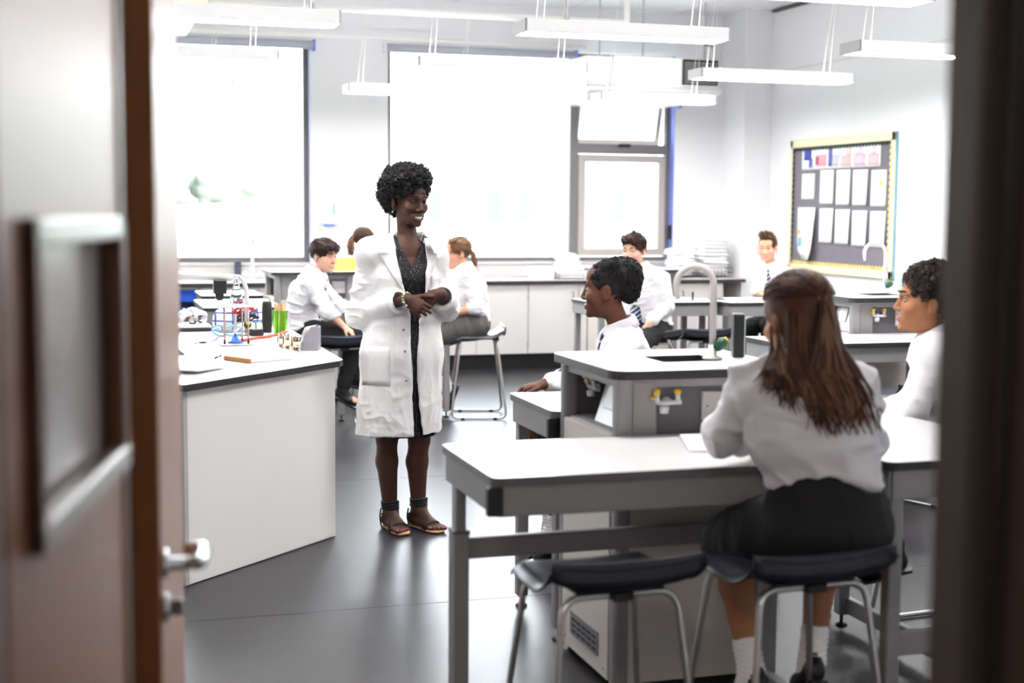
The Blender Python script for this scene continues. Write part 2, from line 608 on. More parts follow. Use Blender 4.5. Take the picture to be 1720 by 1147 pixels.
# ------------------------------------------------------------------ what the windows look out on
g = MB()
gx, gy = np.linspace(-90, 120, 30), np.linspace(YB + .3, 150, 30)
g.grid([[Vector((x, y, -4.2 + 6.2 * max(0, min(1, (y - 30) / 85)) ** 1.2 + .5 * math.sin(x * .11 + y * .07) * math.sin(y * .05))) for y in gy] for x in gx], .3, Vector((0, 0, 1)))
struct('ground', g, M('lawn', '9aa088', .9, var=.12, vscale=.15))
bl = struct('building_1', MB().box(9.0, 26, 62, 74, -4, 7), M('far_render', 'b8b8b6', .8, var=.02))
for i, (x, w_) in enumerate(((12.6, .6), (15.1, .5), (17.75, .7), (19.3, .7), (21.6, .7), (23.8, .7))):
    for z in (-2.0, 1.0):
        struct('window', MB().box(x, x + w_, 61.9, 62.05, z, z + 1.4), M('far_glass', '424d58', .2), bl)
random.seed(4)
for i in range(14):
    x = -22 + i * 3.6 + random.uniform(-.6, .6)
    y = 117 + random.uniform(-3, 6)
    hgt = random.uniform(2.6, 3.6)
    t = thing('far_tree', 'pale tree in the hazy row far outside the left window, %s from its left end' % ('first', 'second', 'third', 'fourth', 'fifth', 'sixth', 'seventh', 'eighth', 'ninth', 'tenth', 'eleventh', 'twelfth', 'thirteenth', 'last')[i], 'tree', (x, y, 1.6), 0, 'tree line outside')
    mb = MB()
    for k in range(16):
        a = random.uniform(0, 2 * PI)
        r = random.uniform(0, .95)
        mb.ball((r * math.cos(a), r * math.sin(a), hgt * random.uniform(.15, .85)), random.uniform(.6, 1.1), 9, 6)
    obj('crown', mb, M('far_leaves', '696d65', .9, var=.2, vscale=.6), t)
    obj('trunk', MB().tube([(0, 0, 0), (.1, 0, hgt * .5)], .22, 7), M('far_bark', '8d8069', .9), t)
# ------------------------------------------------------------------ pendant luminaires
def make_lamp(label, x0, x1, y, z=2.585):
    t = thing('pendant_light', label, 'light', ((x0 + x1) / 2, y, z), 0, 'pendant lights')
    h = (x1 - x0) / 2
    w = .13
    b = MB().box(-h, h, -w, -w + .022, -.012, .062, b=.004).box(-h, h, w - .022, w, -.012, .062, b=.004).box(-h, h, -w + .02, w - .02, .03, .06)
    obj('housing', b, HOUSEGLOW, t)
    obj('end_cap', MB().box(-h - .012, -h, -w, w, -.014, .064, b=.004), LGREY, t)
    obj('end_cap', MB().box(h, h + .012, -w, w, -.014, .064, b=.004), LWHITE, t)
    obj('diffuser', MB().box(-h + .02, h - .02, -w + .03, w - .03, -.004, .006, b=.002), TUBE, t)
    obj('added_upfill', MB().box(-h + .05, h - .05, -w + .04, w - .04, .0605, .066), UPFILL, t)  # glowing strip added on top as fill for the ceiling
    for s in (-1, 1):
        sx = s * (h - .14)
        c = MB().tube([(sx, 0, .06), (sx + .05, 0, ZC - z - .25), (sx + .05, 0, ZC - z)], .002, 6)
        c.tube(fillet([(sx - .03, .05, .06), (sx - .02, .03, .25), (sx + .05, 0, ZC - z - .2)], .1), .0024, 6)
        obj('suspension_cable', c, CREAMP, t)
    return t


for lab, x0, x1, y in (
        ('white pendant light cut by the top edge above the right side', 2.72, 4.0, 6.25),
        ('white pendant light above the teacher desk, out of sight over the doorway view', .2, 1.47, 6.25),
        ('white pendant light over the right tables, out of sight behind the door frame', 5.0, 6.27, 6.25),
        ('white pendant light nearest the door, out of sight above the near tables', 1.2, 2.47, 4.2),
        ('thick white pendant light beside the open door, near the top left', .15, 1.42, 8.10),
        ('large bright white pendant light hanging in front of the air-handling unit', 2.50, 3.77, 8.05),
        ('white pendant light over the pinboard, running behind the right door frame', 4.82, 6.09, 8.30),
        ('white pendant light, the upper of two seen against the left window', .08, 1.36, 10.2),
        ('white pendant light across the top of the middle window', 2.38, 3.65, 10.22),
        ('white pendant light running from the vent grille across the corner column', 4.62, 5.92, 10.28),
        ('white pendant light, the lower of two seen against the left window', .0, 1.26, 12.25),
        ('white pendant light crossing the wall pier between the two windows', 2.26, 3.46, 12.35),
        ('white pendant light close under the air-handling unit', 4.59, 5.72, 12.40)):
    make_lamp(lab, x0, x1, y, 2.585 if y < 12 else 2.56)

t = thing('ceiling_raft', 'grey perforated ceiling raft with greenish edge at the top left', 'ceiling raft', (.2, 11.4, 3.02))
obj('raft_panel', MB().box(-1.4, .74, -1.25, 1.35, 0, .05, b=.01), M('raft_green', 'd3d9a8', .6, var=.06), t)
obj('perforated_front', MB().box(-1.4, .73, -1.75, -1.27, .02, .16, b=.01), M('raft_grey', '9a9aa2', .6, var=.35, vscale=40), t)

# white service pipe and the air-handling unit
t = thing('service_pipe', 'long white pipe running under the ceiling along the window wall', 'pipe', (0, 12.6, 0))
obj('pipe', MB().tube(fillet([(-2.4, 0, 3.30), (4.95, 0, 3.29), (4.95, 0, 3.54)], .05), .028, 12), CREAMP, t)
for x in (.4, 2.0, 4.35):
    obj('pipe_clip', MB().box(x - .02, x + .02, -.035, .035, 3.255, 3.335, b=.006).tube([(x, 0, 3.33), (x, 0, ZC - .005)], .006, 6), LGREY, t)
t = thing('service_pipe', 'thin white pipe low over the middle window head', 'pipe', (0, 13.55, 0))
obj('pipe', MB().tube([(-2.4, 0, 3.17), (4.9, 0, 3.17)], .018, 10), CREAMP, t)
t = thing('air_handling_unit', 'white box air-handling unit hung below the ceiling at the corner window', 'ventilation unit', (5.33, 12.95, 2.62))
obj('casing', MB().box(-.66, .69, -.02, .72, .10, .40, b=.008).box(-.40, .69, -.10, -.01, .10, .40, b=.006), LWHITE, t)
obj('drip_tray', MB().box(-.66, .70, -.14, .72, .06, .105, b=.012), LWHITE, t)
obj('lower_fascia', MB().box(-.66, .42, -.05, .70, -.03, .06, b=.01), LWHITE, t)
g = MB().box(.30, .31, -.13, -.098, .15, .38).box(.655, .665, -.13, -.098, .15, .38).box(.30, .665, -.13, -.098, .375, .385).box(.30, .665, -.13, -.098, .145, .155)
gr = obj('vent_grille', g.box(.31, .655, -.108, -.099, .155, .375), BLACK, t)
for k in range(9):
    obj('slat', MB().box(.305, .66, -.128, -.108, .162 + k * .0235, .172 + k * .0235), SATIN, gr)
for x in (-.5, -.05, .60):
    obj('hanger_rod', MB().tube([(x, .05, .40), (x, .05, ZC - 2.62)], .008, 6).box(x - .03, x + .03, .02, .08, .39, .41), LGREY, t)
obj('cable_tray', MB().box(-.3, .3, -.35, -.33, .62, .63).tube([(.4, -.4, .5), (.75, .2, .56)], .012, 6), DGREY, t)

# ------------------------------------------------------------------ back counter: cabinet units and one worktop
YC = 13.17


def make_cabinet(x0, label):
    t = thing('base_cabinet', label, 'cabinet', (x0, YC, 0), 0, 'cabinets under the window counter')
    obj('carcass', MB().box(0, 1.036, .02, .58, .15, .83), CREAM, t)
    obj('plinth', MB().box(0, 1.04, .06, .56, 0, .15), BLACK, t)
    for k in (0, 1):
        d = obj('door', MB().box(.004 + k * .52, .514 + k * .52, 0, .02, .152, .82, b=.002), LGREYD, t)
        hx = .455 if k == 0 else .585
        obj('handle', MB().tube(fillet([(hx, 0, .59), (hx, -.03, .60), (hx, -.03, .74), (hx, 0, .75)], .02), .006, 8), DGREY, d)
        for z in (.25, .70):
            obj('hinge', MB().box(.0 if k == 0 else 1.03, .008 if k == 0 else 1.038, -.006, .004, z - .02, z + .02), SATIN, d)
    return t


LGREYD = M('cabinet_door', 'cfcbc9', .42, var=.015, vscale=2)
labs = ['grey double-door base cabinet hidden at the far left of the counter', None, 'grey double-door base cabinet right of the blue tray unit', 'grey double-door base cabinet behind the teacher', 'grey double-door base cabinet just right of the teacher, behind the stool', 'grey double-door base cabinet with two dark handles behind the seated girl in profile', 'grey double-door base cabinet under the corner window']
x = -1.01
for lb in labs:
    if lb:
        make_cabinet(x, lb)
    else:
        t = thing('tray_unit', 'open cream storage unit holding blue trays under the left window', 'cabinet', (x, YC, 0))
        obj('carcass', MB().box(0, .02, 0, .58, .15, .83).box(1.01, 1.036, 0, .58, .15, .83).box(0, 1.036, 0, .58, .81, .83).box(0, 1.036, .56, .58, .15, .83).box(0, 1.036, 0, .58, .15, .17).box(.50, .53, 0, .58, .17, .81), CREAM, t)
        obj('plinth', MB().box(0, 1.04, .06, .56, 0, .15), BLACK, t)
        for c in (0, 1):
            for k in range(4):
                w_ = ('topmost', 'second', 'third', 'lowest')[k]
                tr = thing('storage_tray', '%s blue tray in the %s column of the open storage unit' % (w_, ('left', 'right')[c]), 'tray', (x + .03 + c * .51, YC + .01, .695 - k * .165), 0, 'blue storage trays')
                tb = MB().box(.0, .46, 0, .012, 0, .10, b=.004).box(0, .012, 0, .45, 0, .09).box(.448, .46, 0, .45, 0, .09).box(0, .46, 0, .45, 0, .008)
                tb.box(.16, .46, -.012, .004, .085, .11, b=.004)
                obj('tray_body', tb, M('tray_blue', '1d4fc0', .35, var=.05), tr)
                obj('label_holder', MB().box(.04, .26, -.008, .0, .055, .085, b=.002), M('label_pink', 'd8b9bd', .5), tr)
    x += 1.04
wt = obj('worktop', MB().box(-1.05, 6.5, YC - .03, YB, .862, .872).box(-1.05, 6.5, YC - .03, YB, .83, .862, mat=1), [TOP, EDGE])
tag(wt, 'long pale worktop on the cabinets below the windows', 'worktop')
wt2 = obj('upstand_panel', MB().box(-1.0, 6.44, YB - .03, YB - .004, .873, .99, b=.002), LGREY)
tag(wt2, 'pale upstand panel between worktop and window sill', 'panel')


# ------------------------------------------------------------------ pods, tables, stools
def ring_top(poly, hole, z0, z1, mat=0, edge=1):
    """A slab with a rectangular hole; poly has 4*k points starting at the -y/+x corner."""
    mb = MB()
    n = len(poly)
    k = n // 4
    hx0, hx1, hy0, hy1 = hole
    hc = [(hx1, hy0), (hx1, hy1), (hx0, hy1), (hx0, hy0)]
    inner = [hc[i // k] for i in range(n)]
    vs = [(p[0], p[1], z0) for p in poly] + [(p[0], p[1], z1) for p in poly] + [(p[0], p[1], z0) for p in inner] + [(p[0], p[1], z1) for p in inner]
    top, bot, side, ins = [], [], [], []
    for i in range(n):
        j = (i + 1) % n
        side.append((i, j, n + j, n + i))
        if inner[i] == inner[j]:
            top.append((n + i, n + j, 3 * n + i))
            bot.append((j, i, 2 * n + i))
        else:
            top.append((n + i, n + j, 3 * n + j, 3 * n + i))
            bot.append((j, i, 2 * n + i, 2 * n + j))
            ins.append((2 * n + j, 2 * n + i, 3 * n + i, 3 * n + j))
    mb.add(vs, top + bot, mat)
    mb.add(vs, side + ins, edge)
    return mb


def gas_tap(s=1.0):
    """returns (white body, yellow caps), projecting towards -y from the origin"""
    a, ys = MB(), []
    a.lathe([(.018, 0), (.018, .008), (.008, .01), (.008, .03)], 12).xf(Matrix.Rotation(PI / 2, 4, 'X'))
    a.tube([(-.045, -.03, 0), (.045, -.03, 0)], .009, 8)
    a.lathe([(.0, -.03), (.016, -.028), (.018, -.005), (.008, .0)], 10, c=(-.02, -.03, -.01))
    for x in (-.045, .035):
        a.tube([(x, -.03, 0), (x - .008, -.04, .032)], .009, 8)
        y = MB()
        ys.append(y)
        y.lathe([(.007, 0), (.013, .004), (.013, .016), (.006, .02), (0, .02)], 10, c=(x - .009, -.042, .03))
    y = MB()
    ys.append(y)
    y.lathe([(.005, 0), (.009, .003), (.008, .012), (0, .013)], 10, c=(-.066, -.035, .012))
    return a, ys


def make_tap(label, loc, rz, h=.30, reach=.13, colour=None):
    t = thing('gooseneck_tap', label, 'tap', loc, rz, 'gooseneck lab taps')
    m = colour or M('tap_grey', 'c2bbb9', .35, var=.02)
    obj('base_flange', MB().lathe([(.034, 0), (.034, .006), (.016, .012), (.014, .05), (0, .05)], 18), m, t)
    path = [(0, 0, .03), (0, 0, h - reach / 2)]
    for k in range(1, 13):
        a = PI * k / 13 * 1.08
        path.append((-reach / 2 + reach / 2 * math.cos(a), 0, h - reach / 2 + reach / 2 * math.sin(a)))
    e = Vector(path[-1])
    path += [e + Vector((.002, 0, -.03)), e + Vector((.004, 0, -.05))]
    n = len(path)
    obj('spout', MB().tube(path, [.0115] * (n - 2) + [.009, .0075], 12), m, t)
    v = MB().lathe([(.010, 0), (.017, .008), (.020, .035), (.012, .05), (0, .05)], 14)
    R = Matrix.Translation((.006, -.01, .035)) @ Matrix.Rotation(math.radians(52), 4, 'Y')
    va = obj('valve_handle', v.xf(R), GREEN, t)
    obj('valve_cap', MB().lathe([(.012, 0), (.012, .008), (0, .010)], 12).xf(R @ Matrix.Translation((0, 0, .046))), YELLOW, va)
    return t


def make_pod(label, cx, cy, wx=.58, wy=.56, H=1.05, rz=0.0, shelf=True):
    t = thing('service_pod', label, 'lab pod', (cx, cy, 0), rz, 'service pods')
    hx, hy = wx / 2, wy / 2
    T = .84
    obj('top', ring_top(rrect(-hx - .03, hx + .03, -hy - .05, hy + .03, .06, 4), (-.06, .16, -.10, .10), H - .028, H), [TOP, EDGE], t)
    sk = MB().box(-.065, .165, -.105, .105, H - .20, H - .19).box(-.065, -.06, -.105, .105, H - .2, H - .027).box(.16, .165, -.105, .105, H - .2, H - .027).box(-.06, .16, -.105, -.10, H - .2, H - .027).box(-.06, .16, .10, .105, H - .2, H - .027)
    obj('sink', sk, BLACK, t)
    # core
    obj('cabinet_body', MB().box(-hx + .004, hx - .004, -hy + .004, hy - .004, .03, T - .01), CREAM, t)
    obj('kick_plate', MB().box(-hx + .03, hx - .03, -hy + .03, hy - .03, 0, .03), BLACK, t)
    for sx in (-1, 1):
        for sy in (-1, 1):
            p = rrect(-.028, .028, -.028, .028, .018, 3)
            obj('corner_post', MB().prism([(sx * (hx - .026) + a, sy * (hy - .026) + c) for a, c in p], .02, H - .028), GREY, t)
    obj('recess_back', MB().box(-hx + .15, hx - .15, -hy + .10, hy - .10, T - .01, H - .028), DGREY, t)
    obj('rear_panel', MB().box(-hx + .03, hx - .03, hy - .045, hy - .028, T - .01, H - .03), DGREY, t)
    obj('recess_floor', MB().box(-hx + .02, hx - .02, -hy + .06, hy - .03, T - .012, T - .004), LGREY, t)
    obj('rim_rail', MB().box(-hx + .01, hx - .01, -hy + .012, -hy + .03, H - .06, H - .028).box(-hx + .01, -hx + .03, -hy + .03, hy - .03, H - .06, H - .028).box(hx - .03, hx - .01, -hy + .03, hy - .03, H - .06, H - .028), GREY, t)
    # front fascia (-y): grey board with side cheek, gas taps and socket plates
    obj('front_fascia', MB().box(-hx + .13, hx - .055, -hy + .035, -hy + .05, T - .01, H - .04), DGREY, t)
    obj('fascia_cheek', MB().box(-hx + .05, -hx + .14, -hy + .008, -hy + .05, T - .01, H - .04, b=.006), GREY, t)
    for px in (-.11, .02)[:1]:
        a, ys = gas_tap()
        mt = Matrix.Translation((px, -hy + .035, T + .10)) @ Matrix.Scale(.9, 4)
        ga = obj('gas_tap', a.xf(mt), M('tap_white', 'd9d8dc', .3, var=.02), t)
        for y in ys:
            obj('yellow_cap', y.xf(mt), YELLOW, ga)
    for px in (.01, .145):
        s = obj('socket_plate', MB().box(px, px + .105, -hy + .022, -hy + .036, T + .035, T + .13, b=.004), LGREY, t)
        obj('screw', MB().lathe([(.0035, 0), (.0035, .002), (0, .002)], 8).xf(Matrix.Translation((px + .02, -hy + .022, T + .083)) @ Matrix.Rotation(PI / 2, 4, 'X')), DGREY, s)
        obj('screw', MB().lathe([(.0035, 0), (.0035, .002), (0, .002)], 8).xf(Matrix.Translation((px + .085, -hy + .022, T + .083)) @ Matrix.Rotation(PI / 2, 4, 'X')), DGREY, s)
    # left recess (-x): tilted socket board, taps
    R = Matrix.Translation((-hx + .05, -.06, T + .0)) @ Matrix.Rotation(math.radians(18), 4, 'Y')
    sb = obj('tilted_socket_board', MB().box(0, .012, -.16, .12, 0, .17).xf(R), M('board_grey', 'a9a7ab', .25), t)
    for py in (-.14, -.02):
        obj('socket_plate', MB().box(-.008, .0, py, py + .09, .05, .14, b=.003).xf(R), WHITE, sb)
    a, ys = gas_tap()
    mt = Matrix.Translation((-hx + .10, .15, T + .10)) @ Matrix.Rotation(-PI / 2, 4, 'Z') @ Matrix.Scale(.85, 4)
    ga = obj('gas_tap', a.xf(mt), M('tap_white', 'd9d8dc'), t)
    for y in ys:
        obj('yellow_cap', y.xf(mt), YELLOW, ga)
    # left lower panel details
    sd = obj('side_panel', MB().box(-hx - .002, -hx + .004, -hy + .055, hy - .055, .03, T - .012), CREAM, t)
    vg = MB().box(-hx - .006, -hx - .001, -.14, .13, .085, .165)
    v = obj('vent_plate', vg, M('vent_grey', '77747a', .4), sd)
    for r in range(3):
        for k in range(5):
            obj('vent_slot', MB().box(-hx - .0075, -hx - .0055, -.125 + k * .05, -.09 + k * .05, .098 + r * .02, .106 + r * .02), BLACK, v)
    for y in (-hy + .09, hy - .09):
        obj('screw', MB().lathe([(.006, 0), (.006, .003), (0, .004)], 10).xf(Matrix.Translation((-hx - .002, y, .06)) @ Matrix.Rotation(-PI / 2, 4, 'Y')), SATIN, sd)
    return t


def foot(mb, x, y):
    mb.lathe([(.022, 0), (.024, .006), (.016, .012), (.007, .014), (.007, .05)], 12, c=(x, y, 0))


def make_table(label, x0, x1, y0, y1, H=.84, style='four', rail=None, edge=None, drop=.0, cap=False):
    t = thing('lab_table', label, 'table', ((x0 + x1) / 2, (y0 + y1) / 2, 0), 0, 'lab tables')
    hx, hy = (x1 - x0) / 2, (y1 - y0) / 2
    obj('tabletop', MB().prism(rrect(-hx, hx, -hy, hy, .03, 4), H - .025, H, edge=1), [TOP, edge or EDGE], t)
    A = .055
    for nm, bx in (('apron', (-hx + .02, hx - .02, -hy + .012, -hy + .036)), ('apron', (-hx + .02, hx - .02, hy - .036, hy - .012)), ('apron', (-hx + .012, -hx + .036, -hy + .02, hy - .02)), ('apron', (hx - .036, hx - .012, -hy + .02, hy - .02))):
        obj(nm, MB().box(*bx, H - .025 - A - .03, H - .025, b=.002), GREY, t)
    spots = [(sx * (hx - .045), sy * (hy - .045)) for sx in (-1, 1) for sy in (-1, 1)]
    if style == 'column':
        spots = [(-hx + .04, hy - .075), (hx - .10, hy - .075)]
    for px, py in spots:
        if style == 'column':
            b = MB().box(px - .016, px + .016, py - .025, py + .025, .5, H - .03, b=.003)
            b.box(px - .024, px + .024, py - .033, py + .033, .05, .585, b=.003)
            lg = obj('leg', b, GREY, t)
            obj('sleeve_collar', MB().box(px - .026, px + .026, py - .035, py + .035, .58, .592, b=.002), DGREY, lg)
            fb = MB().box(px - .022, px + .022, -hy + .05, hy - .02, .03, .075, b=.004)
            fm = obj('foot_bar', fb, GREY, t)
            f2 = MB()
            foot(f2, px, -hy + .09)
            foot(f2, px, hy - .06)
            obj('leveller', f2, CHROME, fm)
        else:
            lg = obj('leg', MB().box(px - .022, px + .022, py - .022, py + .022, .045, H - .03, b=.004), GREY, t)
            f2 = MB()
            foot(f2, px, py)
            obj('leveller', f2, BLACK, lg)
    if style == 'column':
        obj('stretcher', MB().box(-hx + .06, hx - .12, hy - .09, hy - .06, .50, .565, b=.003), GREY, t)
    if cap:
        for sx in (-1, 1):
            obj('corner_cap', MB().box(sx * hx - .014 if sx < 0 else hx - .03, sx * hx + .03 if sx < 0 else hx + .004, -hy + .004, -hy + .03, H - .105, H - .026, b=.003), BLACK, t)
    if rail:
        for rx0, rx1, ry0, ry1, z0, z1 in rail:
            obj('stretcher', MB().box(rx0, rx1, ry0, ry1, z0, z1, b=.003), GREY, t)
    return t


def make_stool(label, x, y, rz):
    """lab stool; its raised rear lip points to local -y"""
    t = thing('lab_stool', label, 'stool', (x, y, 0), rz, 'lab stools')
    P, W = [], .215
    nu, nv = 13, 13
    up_ = []
    for i in range(nu):
        u = -1 + 2 * i / (nu - 1)
        row = []
        for j in range(nv):
            v = -1 + 2 * j / (nv - 1)
            yy = v * .19
            z = .615 + .012 * u * u
            if v < -.45:
                q = (-.45 - v) / .55
                z += .062 * q ** 1.6 * (.88 + .16 * u * u)
                yy -= .01 * q
            if v > .7:
                z -= .03 * ((v - .7) / .3) ** 1.6
            xx = u * W * (1 - .10 * max(0, v) - (.05 if v > .8 else 0))
            if abs(u) > .8:
                z -= .025 * ((abs(u) - .8) / .2) ** 1.5
            row.append((xx, yy, z))
        P.append(row)
    seat = MB().grid(P, .007, (0, 0, 1))
    # underside lip skirt at the rear
    sk = [[(-W * .97 + 2 * W * .97 * i / 12, -.2 + .004, .627 + .062 * (.88 + .16 * (-1 + i / 6) ** 2) - (.070 - .012 * (-1 + i / 6) ** 2 - .012 * (-1 + i / 6) ** 6) * k / 3) for k in range(4)] for i in range(13)]
    seat.grid(sk, .006, (0, -1, 0))
    obj('seat', seat, NAVY, t)
    a, b_, c, d = .155, .135, .215, .205
    ZT = .585
    loop = [(-c, -d, .012), (-a, -b_, ZT), (a, -b_, ZT), (c, -d, .012), (c, d, .012), (a, b_, ZT), (-a, b_, ZT), (-c, d, .012)]
    obj('frame', MB().tube(fillet(loop, .055, 6, True), .0095, 8, closed=True), SATIN, t)
    br = MB().box(-.12, .12, -b_ - .012, b_ + .012, ZT + .004, ZT + .018, b=.004).box(-.03, .03, -b_ - .025, -b_ + .025, ZT - .014, ZT + .01, b=.004)
    obj('seat_bracket', br, BLACK, t)
    for sx in (-1, 1):
        for sy in (-1, 1):
            obj('glide', MB().box(sx * c - .013, sx * c + .013, sy * .12 - .014, sy * .12 + .014, 0, .018, b=.003), BLACK, t)
    return t


PODS = 'service pods'
make_pod('grey service pod with sink in the foreground between the near tables', 1.91, 4.435, .58, .56)
make_pod('grey service pod with sink below the pinboard, right of the long-haired girl', 4.64, 7.66, .58, .56)
make_pod('grey service pod behind the smiling boy, with a yellow tub on top', 1.79, 11.52, .62, .60)
make_pod('grey service pod behind the boy with the striped tie', 4.62, 11.55, .62, .60)

NEAR_EDGE = M('near_edge_grey', '5c5859', .35, var=.03)
make_table('nearest pale table with grey edge, an empty stool tucked under it', 1.043, 2.195, 3.57, 4.15, style='column', edge=NEAR_EDGE, cap=True)
make_table('pale table at the right foreground, set crosswise beside the door frame', 2.20, 2.77, 3.51, 4.69, rail=[(.245, .275, -.54, .54, .05, .11), (-.24, .24, -.56, -.53, .26, .33)])
make_table('pale table behind the near pod where a girl rests her hand', 1.595, 2.77, 4.72, 5.26, edge=NEAR_EDGE, cap=True)
make_table('pale table below the pinboard in front of the right pod', 3.62, 4.74, 6.80, 7.34)
make_table('pale table crosswise at the right of the pinboard pod', 4.98, 5.55, 6.9, 8.1)
make_table('pale table behind the boy with the striped tie', 3.80, 4.82, 10.19, 10.82)
make_table('pale table where a boy leans on folded arms near the column', 4.84, 5.9, 10.06, 10.70)
make_table('small pale table at the left, behind the flask stand', .85, 1.42, 10.27, 11.2)
make_table('pale table left of the back pod', .95, 1.45, 11.68, 12.4)
make_table('pale table beside the smiling boy, partly behind the teacher', 1.78, 2.66, 10.18, 10.86)

for lab, x, y, rz in (
        ('empty navy stool tucked under the nearest table', 1.29, 3.42, math.radians(2)),
        ('navy stool carrying the long-haired girl in the foreground', 1.80, 3.36, math.radians(3)),
        ('navy stool under the girl at the near pod table', 2.12, 5.66, math.radians(172)),
        ('navy stool carrying the curly-haired boy at the right edge', 3.07, 4.45, math.radians(-84)),
        ('navy stool under the ponytailed girl at the back pod', 2.34, 12.30, math.radians(90)),
        ('navy stool carrying the smiling boy left of the teacher', 1.72, 9.80, math.radians(12)),
        ('navy stool with steel frame carrying the girl right of the teacher', 2.86, 10.24, math.radians(78)),
        ('navy stool under the boy with the striped tie', 3.98, 9.70, math.radians(10)),
        ('empty navy stool right of the boy with the striped tie', 4.45, 9.78, math.radians(4)),
        ('navy stool under the boy leaning near the column', 5.32, 9.72, math.radians(-30)),
        ('empty navy stool by the pinboard table, right of the long-haired girl', 4.05, 6.45, math.radians(20)),
        ('navy stool seen only at its feet beside the right door frame', 4.66, 6.62, math.radians(64))):
    make_stool(lab, x, y, rz)

# ------------------------------------------------------------------ teacher's desk
t = thing('teacher_desk', 'large white angled teacher desk with a black worktop edge', 'desk', (0, 0, 0))
top = [(.40, 5.80), (1.165, 6.56), (1.19, 6.62), (1.19, 8.55), (.1, 8.55), (.1, 7.75), (.47, 7.5), (.49, 7.0), (.41, 6.86), (.375, 5.84)]
body = [(.42, 5.875), (1.145, 6.585), (1.15, 8.5), (.16, 8.5), (.16, 7.85), (.49, 7.6), (.44, 6.85)]
DESKW = M('desk_panel', 'f3f0ec', .42, var=.01, vscale=2)
obj('worktop', MB().prism(top, .812, .84, edge=1), [TOP, EDGE], t)
obj('desk_body', MB().prism(body, .012, .812), DESKW, t)
e = Vector((1.145 - .42, 6.585 - 5.875, 0)).normalized()
nrm = Vector((e.y, -e.x, 0))
pf = [Vector((.405, 5.862, 0)), Vector((1.146, 6.588, 0))]
obj('front_panel', MB().prism([tuple(pf[0].xy), tuple((pf[1]).xy), tuple((pf[1] - nrm * .018).xy), tuple((pf[0] - nrm * .018).xy)], .004, .812), DESKW, t)
obj('end_trim', MB().prism([tuple((pf[0] - e * .012 + nrm * .002).xy), tuple((pf[0] + e * .012 + nrm * .002).xy), tuple((pf[0] + e * .012 - nrm * .02).xy), tuple((pf[0] - e * .012 - nrm * .02).xy)], .004, .812), LGREY, t)
obj('raised_ledge', MB().box(.22, .73, 8.30, 8.52, .841, .862, mat=1, b=.002).box(.22, .73, 8.30, 8.52, .862, .872, b=.002), [TOP, EDGE], t)
# ------------------------------------------------------------------ implicit-surface modelling (bodies, clothes)
def V3(*a):
    return np.array(a, dtype=np.float64)


def unit(v):
    v = np.asarray(v, float)
    return v / (np.linalg.norm(v) + 1e-12)


def frame(fwd_, up_=(0, 0, 1)):
    """columns: right (person's right), forward, up"""
    f = unit(fwd_)
    r = unit(np.cross(f, up_))
    u = np.cross(r, f)
    return np.stack([r, f, u], 1)


